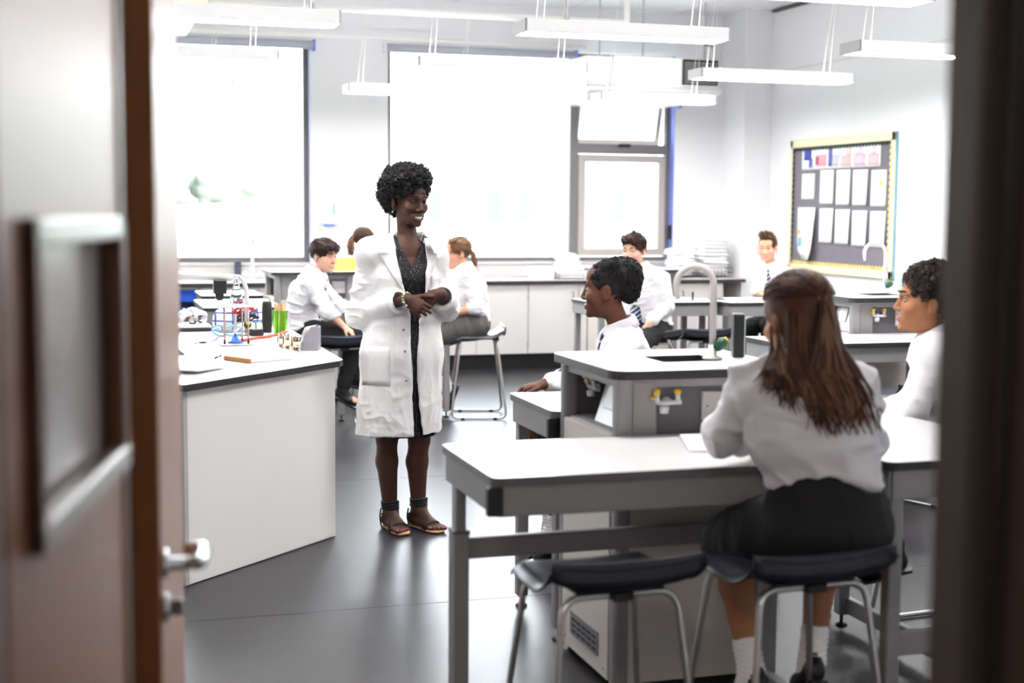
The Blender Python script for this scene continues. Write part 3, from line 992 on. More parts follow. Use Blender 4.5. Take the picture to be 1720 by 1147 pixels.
class SDF:
    BIG = .045

    def __init__(s, lo, hi, h):
        s.h = h
        s.lo = np.asarray(lo, float)
        s.n = np.maximum(2, np.ceil((np.asarray(hi, float) - s.lo) / h).astype(int) + 1)
        s.F = np.full(tuple(s.n), s.BIG, np.float32)

    def win(s, lo, hi):
        a = np.clip(np.floor((np.asarray(lo) - s.BIG - s.lo) / s.h).astype(int), 0, s.n)
        b = np.clip(np.ceil((np.asarray(hi) + s.BIG - s.lo) / s.h).astype(int) + 1, 0, s.n)
        if (b <= a).any():
            return None
        sl = tuple(slice(a[i], b[i]) for i in range(3))
        X, Y, Z = [(s.lo[i] + s.h * np.arange(a[i], b[i])).astype(np.float32) for i in range(3)]
        return sl, X[:, None, None], Y[None, :, None], Z[None, None, :]

    def put(s, sl, d, k, op):
        F = s.F[sl]
        d = d.astype(np.float32)
        if op == '+':
            hh = np.maximum(k - np.abs(F - d), 0) / max(k, 1e-6)
            s.F[sl] = np.minimum(F, d) - hh * hh * k * .25
        else:
            d = -d
            hh = np.maximum(k - np.abs(F - d), 0) / max(k, 1e-6)
            s.F[sl] = np.maximum(F, d) + hh * hh * k * .25
        return s

    def cap(s, a, b, ra, rb=None, k=.015, op='+'):
        a, b = np.asarray(a, float), np.asarray(b, float)
        rb = ra if rb is None else rb
        R = max(ra, rb)
        w = s.win(np.minimum(a, b) - R, np.maximum(a, b) + R)
        if w is None:
            return s
        sl, X, Y, Z = w
        ab = b - a
        L = float(ab @ ab) + 1e-12
        px, py, pz = X - a[0], Y - a[1], Z - a[2]
        t = np.clip((px * ab[0] + py * ab[1] + pz * ab[2]) / L, 0, 1)
        d = np.sqrt((px - t * ab[0]) ** 2 + (py - t * ab[1]) ** 2 + (pz - t * ab[2]) ** 2) - (ra + (rb - ra) * t)
        return s.put(sl, d, k, op)

    def chain(s, pts, rs, k=.015):
        for i in range(len(pts) - 1):
            s.cap(pts[i], pts[i + 1], rs[i], rs[i + 1], k)
        return s

    def ell(s, c, r, R=None, k=.015, op='+'):
        c, r = np.asarray(c, float), np.asarray(r, float)
        R = np.eye(3) if R is None else np.asarray(R)
        ext = np.sqrt(((R * r) ** 2).sum(1))
        w = s.win(c - ext, c + ext)
        if w is None:
            return s
        sl, X, Y, Z = w
        px, py, pz = X - c[0], Y - c[1], Z - c[2]
        q0 = q1 = 0
        for i in range(3):
            u = px * R[0, i] + py * R[1, i] + pz * R[2, i]
            q0 = q0 + (u / r[i]) ** 2
            q1 = q1 + (u / r[i] ** 2) ** 2
        q0 = np.sqrt(q0)
        d = q0 * (q0 - 1) / (np.sqrt(q1) + 1e-6)
        d = np.where(q0 < .05, -r.min(), d)
        return s.put(sl, d, k, op)

    def ecap(s, a, b, ra, rb, side, k=.02, op='+', flat=(0, 0)):
        """capsule with elliptic section: ra=(side radius, depth radius) at a, rb at b; side = direction of the first radius"""
        a, b = np.asarray(a, float), np.asarray(b, float)
        ab = b - a
        L = np.linalg.norm(ab)
        w_ = ab / L
        u = np.asarray(side, float)
        u = unit(u - w_ * (u @ w_))
        v = np.cross(w_, u)
        R = max(*ra, *rb)
        w = s.win(np.minimum(a, b) - R, np.maximum(a, b) + R)
        if w is None:
            return s
        sl, X, Y, Z = w
        px, py, pz = X - a[0], Y - a[1], Z - a[2]
        t = px * w_[0] + py * w_[1] + pz * w_[2]
        pu = px * u[0] + py * u[1] + pz * u[2]
        pv = px * v[0] + py * v[1] + pz * v[2]
        tc = np.clip(t / L, 0, 1)
        r1 = ra[0] + (rb[0] - ra[0]) * tc
        r2 = ra[1] + (rb[1] - ra[1]) * tc
        e = t - tc * L
        rr = np.minimum(r1, r2)
        if flat[0]:
            e = np.where(t < 0, e * rr / .012, e)
        if flat[1]:
            e = np.where(t > L, e * rr / .012, e)
        q0 = np.sqrt((pu / r1) ** 2 + (pv / r2) ** 2 + (e / rr) ** 2)
        q1 = np.sqrt((pu / r1 ** 2) ** 2 + (pv / r2 ** 2) ** 2 + (e / rr ** 2) ** 2) + 1e-6
        d = np.where(q0 < .05, -rr, q0 * (q0 - 1) / q1)
        return s.put(sl, d, k, op)

    def half(s, p, nrm, k=.004):
        """cut away everything on the side nrm points to"""
        nrm = unit(nrm)
        X, Y, Z = [(s.lo[i] + s.h * np.arange(s.n[i])).astype(np.float32) for i in range(3)]
        d = (X[:, None, None] - p[0]) * nrm[0] + (Y[None, :, None] - p[1]) * nrm[1] + (Z[None, None, :] - p[2]) * nrm[2]
        s.F = np.maximum(s.F, d.astype(np.float32))
        return s

    def carve(s, lo, hi, fn):
        """fn(X,Y,Z) -> signed distance of the region removed"""
        w = s.win(lo, hi)
        sl, X, Y, Z = w
        s.F[sl] = np.maximum(s.F[sl], -fn(X, Y, Z).astype(np.float32))
        return s

    def sample(s, P):
        q = (np.asarray(P, float) - s.lo) / s.h
        q = np.clip(q, 0, np.array(s.n) - 1.001)
        i = q.astype(int)
        f = q - i
        r = 0
        for dx in (0, 1):
            for dy in (0, 1):
                for dz in (0, 1):
                    wgt = (f[..., 0] if dx else 1 - f[..., 0]) * (f[..., 1] if dy else 1 - f[..., 1]) * (f[..., 2] if dz else 1 - f[..., 2])
                    r = r + wgt * s.F[i[..., 0] + dx, i[..., 1] + dy, i[..., 2] + dz]
        return r

    def hit(s, p, d, far=.5):
        """march from p along d to the surface; None when nothing is met"""
        p, d = np.asarray(p, float), unit(d)
        t = np.arange(0, far, s.h * .5)
        P = p + t[:, None] * d
        v = s.sample(P)
        ok = np.all((P >= s.lo) & (P <= s.lo + s.h * (np.array(s.n) - 1)), 1)
        w = np.where((v < 0) & ok)[0]
        return None if len(w) == 0 else P[w[0]]

    def surf(s):
        F = s.F
        nx, ny, nz = F.shape
        I = (F < 0)
        c = np.zeros((nx - 1, ny - 1, nz - 1), np.uint8)
        for dx in (0, 1):
            for dy in (0, 1):
                for dz in (0, 1):
                    c += I[dx:nx - 1 + dx, dy:ny - 1 + dy, dz:nz - 1 + dz]
        act = np.argwhere((c > 0) & (c < 8))
        N = len(act)
        idx = np.full((nx - 1, ny - 1, nz - 1), -1, np.int32)
        idx[act[:, 0], act[:, 1], act[:, 2]] = np.arange(N)
        cor = np.array([(a, b, d) for a in (0, 1) for b in (0, 1) for d in (0, 1)])
        val = np.stack([F[act[:, 0] + a, act[:, 1] + b, act[:, 2] + d] for a, b, d in cor], 1)
        acc = np.zeros((N, 3))
        cnt = np.zeros((N, 1))
        for i in range(8):
            for j in range(i + 1, 8):
                if abs(cor[i] - cor[j]).sum() == 1:
                    a, b = val[:, i], val[:, j]
                    m = (a < 0) != (b < 0)
                    t = np.where(m, a / np.where(m, a - b, 1), 0)[:, None]
                    p = cor[i] + (cor[j] - cor[i]) * t
                    acc += np.where(m[:, None], p, 0)
                    cnt += m[:, None]
        P = s.lo + s.h * (act + acc / cnt)
        quads = []
        for ax in range(3):
            sl0 = [slice(1, n - 1) for n in (nx, ny, nz)]
            sl1 = list(sl0)
            sl0[ax] = slice(0, (nx, ny, nz)[ax] - 1)
            sl1[ax] = slice(1, (nx, ny, nz)[ax])
            A, B = I[tuple(sl0)], I[tuple(sl1)]
            e = np.argwhere(A != B)
            if len(e) == 0:
                continue
            off = np.ones(3, int)
            off[ax] = 0
            pos = e + off
            inside = A[e[:, 0], e[:, 1], e[:, 2]]
            u, v = (ax + 1) % 3, (ax + 2) % 3
            eu, ev = np.eye(3, dtype=int)[u], np.eye(3, dtype=int)[v]
            cs = [pos - eu - ev, pos - ev, pos, pos - eu]
            q = np.stack([idx[k[:, 0], k[:, 1], k[:, 2]] for k in cs], 1)
            q = np.where(inside[:, None], q, q[:, ::-1])
            quads.append(q[(q >= 0).all(1)])
        return P, np.concatenate(quads)


def np_normals(P, Q):
    n = np.cross(P[Q[:, 2]] - P[Q[:, 0]], P[Q[:, 3]] - P[Q[:, 1]])
    N = np.zeros_like(P)
    for a in range(3):
        for k in range(4):
            N[:, a] += np.bincount(Q[:, k], n[:, a], len(P))
    return N / (np.linalg.norm(N, axis=1, keepdims=True) + 1e-12)


def np_smooth(P, Q, it=1, f=.5):
    for _ in range(it):
        S_ = np.zeros_like(P)
        c = np.zeros(len(P))
        for k in range(4):
            a, b = Q[:, k], Q[:, (k + 1) % 4]
            for ax in range(3):
                S_[:, ax] += np.bincount(a, P[b, ax], len(P)) + np.bincount(b, P[a, ax], len(P))
            c += np.bincount(a, minlength=len(P)) + np.bincount(b, minlength=len(P))
        P = P * (1 - f) + S_ / np.maximum(c, 1)[:, None] * f
    return P


_rng = np.random.default_rng(7)
_TAB = _rng.random((32, 32, 32)).astype(np.float32) * 2 - 1


def vnoise(P, seed=0):
    P = np.asarray(P) + seed * 17.31
    i = np.floor(P).astype(int)
    f = P - i
    f = f * f * (3 - 2 * f)
    r = 0
    for a in (0, 1):
        for b in (0, 1):
            for c in (0, 1):
                w = (f[:, 0] if a else 1 - f[:, 0]) * (f[:, 1] if b else 1 - f[:, 1]) * (f[:, 2] if c else 1 - f[:, 2])
                r = r + w * _TAB[(i[:, 0] + a) % 32, (i[:, 1] + b) % 32, (i[:, 2] + c) % 32]
    return r


def folds(P, f=(9, 9, 9), amp=.006, seed=0):
    """cloth folds: ridged, domain-warped noise"""
    w = np.stack([vnoise(P * 5, seed + 1), vnoise(P * 5, seed + 2), vnoise(P * 5, seed + 3)], 1) * .5
    q = P * np.array(f) + w
    r = np.clip(1 - np.abs(vnoise(q, seed)) * 2.4, -.4, 1)
    r2 = np.clip(1 - np.abs(vnoise(q * 2.1, seed + 5)) * 2.4, -.4, 1)
    r = np.sign(r) * np.abs(r) ** 1.5
    return amp * (r * .75 + r2 * .35)


def np_mesh(name, P, Q, midx=None):
    me = bpy.data.meshes.new(name)
    me.vertices.add(len(P))
    me.vertices.foreach_set('co', np.asarray(P, np.float32).ravel())
    me.loops.add(Q.size)
    me.loops.foreach_set('vertex_index', Q.astype(np.int32).ravel())
    me.polygons.add(len(Q))
    me.polygons.foreach_set('loop_start', np.arange(0, Q.size, 4, dtype=np.int32))
    me.polygons.foreach_set('loop_total', np.full(len(Q), 4, np.int32))
    me.polygons.foreach_set('use_smooth', np.ones(len(Q), bool))
    if midx is not None:
        me.polygons.foreach_set('material_index', midx.astype(np.int32))
    me.update(calc_edges=True)
    return me


def sdf_obj(name, S, mats, parent, disp=None, smooth=1, midx=None):
    P, Q = S.surf()
    if smooth:
        P = np_smooth(P, Q, smooth)
    if disp is not None:
        P = P + np_normals(P, Q) * disp(P)[:, None]
    mi = midx(P[Q].mean(1)) if midx is not None else None
    return obj(name, np_mesh(name, P, Q, mi), mats, parent)
# joints of every figure, in metres: x across, y away from the doorway, z up, about its base on the floor
JOINTS = {
 'P1': dict(base=(1.5, 6.62),
    head=(0.006, -0.0, 1.586), neck=(0.003, 0.03, 1.399), sh_r=(-0.179, -0.05, 1.344), sh_l=(0.130, 0.07, 1.331), el_r=(-0.231, 0.01, 1.063), wr_r=(0.01, -0.17, 1.13), el_l=(0.182, 0.09, 1.095), wr_l=(0.165, -0.12, 1.154), pv=(-0.019, 0.03, 0.955), hip_r=(-0.096, 0.02, 0.869), hip_l=(0.054, 0.05, 0.867), kn_r=(-0.097, -0.0, 0.454), kn_l=(0.056, 0.03, 0.441), an_r=(-0.084, 0.04, 0.081), an_l=(0.051, 0.07, 0.091)),
 'P2': dict(base=(1.7, 9.95),
    head=(-0.04, 0.0, 1.215), neck=(-0.132, -0.0, 1.081), sh_r=(-0.109, -0.14, 1.038), sh_l=(-0.113, 0.13, 1.041), el_r=(-0.003, -0.2, 0.844), wr_r=(0.116, -0.16, 0.73), el_l=(0.03, 0.14, 0.863), wr_l=(0.149, 0.06, 0.767), pv=(-0.181, -0.0, 0.715), hip_r=(-0.157, -0.08, 0.692), hip_l=(-0.18, 0.08, 0.678), kn_r=(0.188, -0.1, 0.667), kn_l=(0.229, 0.1, 0.662), an_r=(0.094, -0.1, 0.28), an_l=(0.148, 0.06, 0.359)),
 'P3': dict(base=(2.37, 12.3),
    head=(0.033, 0.0, 1.271), neck=(-0.009, 0.0, 1.152), sh_r=(0.015, -0.13, 1.089), sh_l=(-0.023, 0.13, 1.079), el_r=(0.053, -0.2, 0.887), wr_r=(0.188, -0.1, 0.83), el_l=(0.032, 0.16, 0.878), wr_l=(0.195, 0.1, 0.819), pv=(-0.057, 0.0, 0.718), hip_r=(-0.032, -0.08, 0.703), hip_l=(-0.05, 0.08, 0.692), kn_r=(0.395, -0.1, 0.676), kn_l=(0.38, 0.1, 0.662), an_r=(0.353, -0.1, 0.311), an_l=(0.337, 0.1, 0.291)),
 'P4': dict(base=(2.86, 10.28),
    head=(-0.138, -0.0, 1.223), neck=(-0.085, -0.0, 1.103), sh_r=(-0.113, 0.13, 1.043), sh_l=(-0.077, -0.13, 1.047), el_r=(-0.095, 0.18, 0.795), wr_r=(-0.282, 0.1, 0.745), el_l=(0.005, -0.17, 0.829), wr_l=(-0.235, -0.17, 0.765), pv=(-0.017, 0.0, 0.705), hip_r=(-0.028, 0.08, 0.676), hip_l=(-0.024, -0.08, 0.689), kn_r=(-0.381, 0.1, 0.617), kn_l=(-0.316, -0.1, 0.617), an_r=(-0.281, 0.1, 0.199), an_l=(-0.209, -0.08, 0.213)),
 'P5': dict(base=(2.12, 5.66),
    head=(0.035, 0.0, 1.216), neck=(0.098, 0.0, 1.049), sh_r=(0.07, 0.15, 0.953), sh_l=(0.119, -0.13, 0.97), el_r=(-0.008, 0.12, 0.783), wr_r=(-0.196, -0.1, 0.759), el_l=(-0.033, -0.3, 0.86), wr_l=(-0.239, -0.42, 0.861), pv=(0.117, 0.03, 0.635), hip_r=(0.111, 0.11, 0.597), hip_l=(0.098, -0.05, 0.621), kn_r=(-0.253, 0.08, 0.599), kn_l=(-0.283, -0.12, 0.65), an_r=(-0.185, 0.08, 0.158), an_l=(-0.151, -0.08, 0.169)),
 'P6': dict(base=(3.98, 9.7),
    head=(-0.081, 0.0, 1.257), neck=(-0.011, 0.02, 1.112), sh_r=(-0.106, 0.08, 1.039), sh_l=(0.113, -0.06, 1.047), el_r=(-0.138, 0.02, 0.831), wr_r=(-0.152, -0.18, 0.728), el_l=(0.162, -0.08, 0.857), wr_l=(0.026, -0.2, 0.748), pv=(0.071, 0.03, 0.699), hip_r=(0.016, 0.05, 0.68), hip_l=(0.113, -0.03, 0.687), kn_r=(-0.161, -0.2, 0.613), kn_l=(-0.055, -0.32, 0.612), an_r=(-0.143, -0.15, 0.269), an_l=(-0.031, -0.25, 0.26)),
 'P7': dict(base=(5.62, 10.98),
    head=(0.007, 0.0, 1.237), neck=(0.068, 0.04, 1.089), sh_r=(-0.058, -0.02, 1.014), sh_l=(0.194, 0.02, 0.999), el_r=(-0.089, -0.1, 0.882), wr_r=(-0.086, -0.26, 0.876), el_l=(0.164, -0.1, 0.863), wr_l=(-0.025, -0.25, 0.881), pv=(0.14, 0.12, 0.629), hip_r=(0.075, 0.1, 0.604), hip_l=(0.192, 0.12, 0.603), kn_r=(-0.149, -0.2, 0.586), kn_l=(-0.018, -0.25, 0.591), an_r=(-0.125, -0.1, 0.262), an_l=(0.017, -0.1, 0.253)),
 'P8': dict(base=(1.8, 3.38),
    head=(0.033, 0.06, 1.26), neck=(0.05, 0.02, 1.144), sh_r=(0.168, 0.0, 1.078), sh_l=(-0.088, 0.03, 1.082), el_r=(0.248, 0.15, 0.918), wr_r=(0.184, 0.36, 0.875), el_l=(-0.141, 0.14, 0.937), wr_l=(-0.018, 0.3, 0.871), pv=(0.118, 0.02, 0.736), hip_r=(0.205, 0.03, 0.701), hip_l=(0.028, 0.03, 0.7), kn_r=(0.196, 0.38, 0.586), kn_l=(-0.093, 0.33, 0.578), an_r=(0.146, 0.28, 0.245), an_l=(-0.037, 0.22, 0.225)),
 'P9': dict(base=(3.02, 4.42),
    head=(-0.106, -0.0, 1.232), neck=(-0.05, -0.0, 1.112), sh_r=(-0.025, 0.15, 1.037), sh_l=(-0.103, -0.13, 1.039), el_r=(-0.093, 0.2, 0.829), wr_r=(-0.252, 0.1, 0.819), el_l=(-0.181, -0.13, 0.853), wr_l=(-0.282, -0.02, 0.814), pv=(0.008, -0.0, 0.683), hip_r=(0.026, 0.09, 0.645), hip_l=(-0.03, -0.09, 0.676), kn_r=(-0.313, 0.1, 0.63), kn_l=(-0.356, -0.08, 0.64), an_r=(-0.214, 0.1, 0.305), an_l=(-0.213, -0.06, 0.321)),
}
# ------------------------------------------------------------------ figures
SHIRT = M('shirt_cotton', 'dad7da', .8, var=.02, vscale=10, bump=.12, bscale=35)
COAT = M('coat_cotton', 'e2dfde', .8, var=.015, vscale=10, bump=.10, bscale=45)
BLACKC = M('black_cloth', '141316', .85, var=.08, vscale=12, bump=.1, bscale=60)
GREYC = M('charcoal_skirt_cloth', '1f1f20', .85, var=.08, vscale=12, bump=.12, bscale=60)
GREYC2 = M('grey_skirt_cloth', '55524f', .85, var=.06, vscale=30, bump=.12, bscale=200)
SHOE = M('shoe_leather', '141315', .35, var=.1, vscale=20)
SOCK = M('sock_white', 'e9e6e6', .9, var=.03, vscale=30, bump=.1, bscale=120)
EYEW = M('eye_white', 'b3a9a1', .25, var=0)
PUPIL = M('eye_pupil', '0b0908', .12, var=0)
TEETH = M('teeth', 'f1ece4', .25, var=0)


def skin_mats(key, base, lip):
    return [M('skin_' + key, base, .56, spec=.35, var=.05, vscale=14, bump=.04, bscale=160, sss=.08), M('lip_' + key, lip, .38, var=.03), M('nail_' + key, 'b0315a' if key in ('deep',) else lip, .25, var=0)]


def stripes_mat():
    m = bpy.data.materials.new('tie_stripes')
    m.use_nodes = True
    n, l = m.node_tree.nodes, m.node_tree.links
    p = n['Principled BSDF']
    p.inputs['Roughness'].default_value = .55
    tc = n.new('ShaderNodeTexCoord')
    mp = n.new('ShaderNodeMapping')
    mp.inputs['Rotation'].default_value = (0, math.radians(35), 0)
    w = n.new('ShaderNodeTexWave')
    w.bands_direction = 'Z'
    w.inputs['Scale'].default_value = 11
    w.inputs['Distortion'].default_value = 0
    r = n.new('ShaderNodeValToRGB')
    r.color_ramp.interpolation = 'CONSTANT'
    r.color_ramp.elements[0].color = srgb('161c33')
    r.color_ramp.elements[1].position = .86
    r.color_ramp.elements[1].color = srgb('b8c4dc')
    l.new(tc.outputs['Object'], mp.inputs[0])
    l.new(mp.outputs[0], w.inputs['Vector'])
    l.new(w.outputs['Fac'], r.inputs[0])
    l.new(r.outputs[0], p.inputs['Base Color'])
    return m


TIE = stripes_mat()


def hand(S, w, d, pn, ts, g=1.0, curl=(12, 18, 14), spread=.06, thumb=(.62, .72, .25), k=.004, fing=None):
    """wrist point, direction to the knuckles, palm normal, side of the thumb (+1/-1 along d x pn)"""
    w, d = np.asarray(w, float), unit(d)
    pn = unit(np.asarray(pn, float) - d * (np.asarray(pn, float) @ d))
    lat = np.cross(d, pn)
    kc = w + d * .082 * g
    S.ecap(w - d * .01, w + d * .02 * g, (.027 * g, .019 * g), (.031 * g, .017 * g), lat, .012)
    S.ecap(w + d * .02 * g, kc - d * .008, (.032 * g, .0165 * g), (.040 * g, .0135 * g), lat, .010)
    lens = (.068, .077, .071, .054)
    tips = []
    for i in range(4):
        off = (1.5 - i) * .0205 * g * ts
        b = kc + lat * off - d * (.004 if i in (1, 2) else .010) * g
        dd = unit(d + lat * (1.5 - i) * ts * spread)
        r = (.0092, .0095, .0090, .0080)[i] * g
        ang = 0
        cu = fing[i] if fing else curl
        p = b - d * .012
        for j, fr in enumerate((.45, .31, .24)):
            ang += math.radians(cu[j] * (1 + .08 * i))
            q = dd * math.cos(ang) + pn * math.sin(ang)
            e = (b if j == 0 else p) + q * lens[i] * fr * g
            S.cap(p, e, r * (1 - .09 * j), r * (1 - .09 * (j + 1)), k if j else .007)
            p = e
        tips.append((p, unit(q), r))
    tb = w + d * .022 * g + lat * ts * .024 * g + pn * .004
    td = unit(d * thumb[0] + lat * ts * thumb[1] + pn * thumb[2])
    m1 = tb + td * .044 * g
    td2 = unit(td + d * .5 + pn * .15)
    m2 = m1 + td2 * .030 * g
    m3 = m2 + unit(td2 + d * .2) * .024 * g
    S.cap(tb, m1, .0145 * g, .0115 * g, .012).cap(m1, m2, .0112 * g, .0100 * g, .004).cap(m2, m3, .0100 * g, .0082 * g, .004)
    return tips


def head(S, c, R, hs=1.0, smile=0.0, female=False, open_mouth=False, nose=1.0, lipk=1.0):
    p = lambda x, y, z: np.asarray(c) + R @ (np.array([x, y, z]) * hs)
    E = lambda q, r, k=.018, op='+', rot=None: S.ell(p(*q), np.array(r) * hs, R if rot is None else R @ rot, k * hs, op)
    E((0, -.016, .036), (.073, .094, .080))
    E((0, .022, -.02), (.060, .066, .088))
    E((0, .046, .046), (.054, .044, .048))
    E((0, .036, -.074), (.040 if female else .047, .050, .038))
    E((0, .072, -.101), (.018, .016, .014), .014)
    for sx in (-1, 1):
        E((sx * (.036 if female else .040), .004, -.055), (.018, .034, .034))
        E((sx * .038, .058, -.031 + .004 * smile), (.025, .021, .021), .024)
        E((sx * .031, .091, .001), (.019, .013, .0105), .010, '-')
        S.cap(p(sx * .012, .0865 if female else .089, .019), p(sx * .042, .0725, .021), .008 * hs, .006 * hs, .014 * hs)
        # ears: cup and lobe
        a = math.radians(18 * sx)
        er = np.array([[math.cos(a), math.sin(a), 0], [-math.sin(a), math.cos(a), 0], [0, 0, 1]])
        E((sx * .077, -.012, -.008), (.0085, .019, .030), .006, '+', er)
        E((sx * .086, -.006, -.006), (.005, .011, .018), .005, '-', er)
        E((sx * .073, -.002, -.034), (.006, .009, .009), .006)
    S.cap(p(0, .087, .010), p(0, .099 + .004 * (nose - 1), -.028), .0066 * hs, .0088 * hs * nose, .012 * hs)
    E((0, .101, -.035), (.0110 * nose, .0108, .0092), .006)
    for sx in (-1, 1):
        E((sx * .0125 * nose, .0935, -.039), (.0082 * nose, .010, .0072), .005)
        E((sx * .0062, .100, -.0465), (.0042, .005, .003), .003, '-')
    w, lz = .024 + .010 * smile, .007 * smile
    if open_mouth:
        n = 7
        for i in range(n):
            u = -1 + 2 * i / (n - 1)
            E((u * w * .8, .092 - .012 * u * u, -.0715 + lz * u * u), (.006, .012, .0115 * (1 - .55 * u * u)), .003, '-')
    up_, lo = [], []
    for i in range(7):
        u = -1 + 2 * i / 6
        y = .0905 - .018 * u * u
        gap = .0028 + (.0105 * (1 - u * u) if open_mouth else 0)
        up_.append(p(u * w, y, -.0685 + gap * .6 + lz * u * u))
        lo.append(p(u * w * .92, y - .002, -.0720 - gap * .9 + lz * u * u * 1.1))
    rr = .0046 * hs * lipk
    for a, b_ in zip(up_, up_[1:]):
        S.cap(a, b_, rr, rr, .004)
    for a, b_ in zip(lo, lo[1:]):
        S.cap(a, b_, rr * 1.18, rr * 1.18, .004)
    lips = np.array(up_ + lo)
    return dict(p=p, R=R, c=np.asarray(c), hs=hs, lips=lips, lr=rr * 1.35, w=w, lz=lz)


def lip_index(H, extra=None):
    def fn(C):
        d = np.full(len(C), 9.0)
        near = np.linalg.norm(C - H['c'], axis=1) < .2
        ix = np.where(near)[0]
        if len(ix):
            q = C[ix]
            dm = np.min(np.linalg.norm(q[:, None, :] - H['lips'][None], axis=2), axis=1)
            d[ix] = dm
        r = (d < H['lr']).astype(np.int32)
        if extra is not None:
            for pt, rad in extra:
                r[np.linalg.norm(C - pt, axis=1) < rad] = 2
        return r
    return fn


def face_parts(H, parent, skin, browm, iris, gaze=None, smile=False, brow=1.0, teeth=False, white=None):
    p, R, hs = H['p'], H['R'], H['hs']
    g = unit(gaze) if gaze is not None else R[:, 1]
    for sx in (-1, 1):
        c = p(sx * .0305, .0735, .0005)
        Fm = frame(g, R[:, 2])
        mb = MB()
        r = .0122 * hs
        n, m = 16, 12
        vs, fs, ms = [], [], []
        for i in range(m + 1):
            a = PI * i / m * .62
            for k in range(n):
                t = 2 * PI * k / n
                vs.append(c + Fm @ (np.array([math.sin(a) * math.cos(t), math.cos(a), math.sin(a) * math.sin(t)]) * r))
        for i in range(m):
            for k in range(n):
                k2 = (k + 1) % n
                mb_m = 2 if i < 1 * m // 6 else (1 if i < 2.6 * m // 6 - 0 and i < 4 else 0)
                fs.append((i * n + k, (i + 1) * n + k, (i + 1) * n + k2, i * n + k2))
                ms.append(mb_m)
        b0 = len(mb.v)
        mb.v += [tuple(v) for v in vs]
        mb.f += fs
        mb.m += ms
        mb.s += [True] * len(fs)
        e = obj('eye', mb, [white or EYEW, iris, PUPIL], parent)
        lid = MB()
        for e0, e1, rr in ((9 if not smile else 5, 88, .0136), (-88, -15 if not smile else -9, .0133)):
            G = []
            for i in range(9):
                az = math.radians(-78 + 156 * i / 8)
                row = []
                for j in range(5):
                    el = math.radians(e0 + (e1 - e0) * j / 4)
                    q = np.array([math.cos(el) * math.sin(az), math.cos(el) * math.cos(az), math.sin(el)]) * rr * hs
                    row.append(c + R @ q)
                G.append(row)
            lid.grid([[Vector(x) for x in row] for row in G], .0012, [[Vector(unit(x - c)) for x in row] for row in G])
        obj('eyelid', lid, skin, e)
        lash = MB().tube([c + R @ (np.array([math.sin(a) * math.cos(.3), math.cos(a) * math.cos(.3), math.sin(.3)]) * .0142 * hs) for a in np.linspace(-1.25, 1.25, 8)], .0011 * hs, 5)
        obj('lashes', lash, browm, e)
        pts = []
        for u in np.linspace(0, 1, 7):
            pts.append(p(sx * (.013 + .036 * u), .0985 - .030 * u ** 1.8, .0225 + .0080 * math.sin(u * 2.4) - .0045 * u))
        obj('eyebrow', MB().tube(pts, [.0026 * brow * hs, .0040 * brow * hs, .0042 * brow * hs, .0038 * brow * hs, .0032 * brow * hs, .0024 * brow * hs, .0012 * hs], 6), browm, parent)
    if teeth:
        G = []
        for i in range(11):
            u = -1 + 2 * i / 10
            G.append([Vector(p(u * H['w'] * .86, .0905 - .017 * u * u, -.0625 + H['lz'] * u * u)), Vector(p(u * H['w'] * .80, .0900 - .017 * u * u, -.0775 + H['lz'] * u * u + .006 * u * u))])
        obj('teeth', MB().grid(G, .003, Vector(R[:, 1])), TEETH, parent)


def arm(S, sh, el, wr, g=1.0, k=.02):
    S.cap(sh, el, .043 * g, .036 * g, k)
    m = np.asarray(el) * .7 + np.asarray(wr) * .3
    S.cap(el, m, .036 * g, .036 * g, .01).cap(m, wr, .036 * g, .024 * g, .01)


def leg(S, hip, kn, an, g=1.0, k=.03, calf=None):
    hip, kn, an = map(np.asarray, (hip, kn, an))
    S.cap(hip, kn, .078 * g, .053 * g, k)
    m = kn * .68 + an * .32
    back = np.zeros(3) if calf is None else np.asarray(calf) * .016 * g
    S.cap(kn, m + back, .050 * g, .053 * g, .02).cap(m + back, an, .053 * g, .033 * g, .02)


def torso(S, J, g=1.0, off=0.0, k=.04, bust=0.0, bottom=True, fat=1.0):
    pv, nk = V3(*J['pv']), V3(*J['neck'])
    side = unit(V3(*J['sh_r']) - V3(*J['sh_l']))
    ms = (V3(*J['sh_r']) + V3(*J['sh_l'])) / 2
    ch = ms * .72 + pv * .28
    wa = ms * .38 + pv * .62
    bend = J.get('bend', np.zeros(3))
    ch, wa = ch + bend * .8, wa + bend
    hw = np.linalg.norm(V3(*J['sh_r']) - V3(*J['sh_l'])) / 2
    if bottom:
        S.ecap(pv - np.array([0, 0, .01]), wa, (.150 * g * fat + off, .112 * g * fat + off), (.122 * g * fat + off, .092 * g * fat + off), side, k)
    S.ecap(wa, ch, (.122 * g * fat + off, .092 * g * fat + off), (.150 * g + off, .108 * g + off), side, k)
    S.ecap(ch, ms - np.array([0, 0, .01]), (.150 * g + off, .108 * g + off), (.120 * g + off, .078 * g + off), side, k)
    for s in ('sh_r', 'sh_l'):
        S.cap(ms + (nk - ms) * .45, V3(*J[s]) * .96 + ms * .04, .052 * g + off, .048 * g + off, k)
    return side, ms, ch, wa


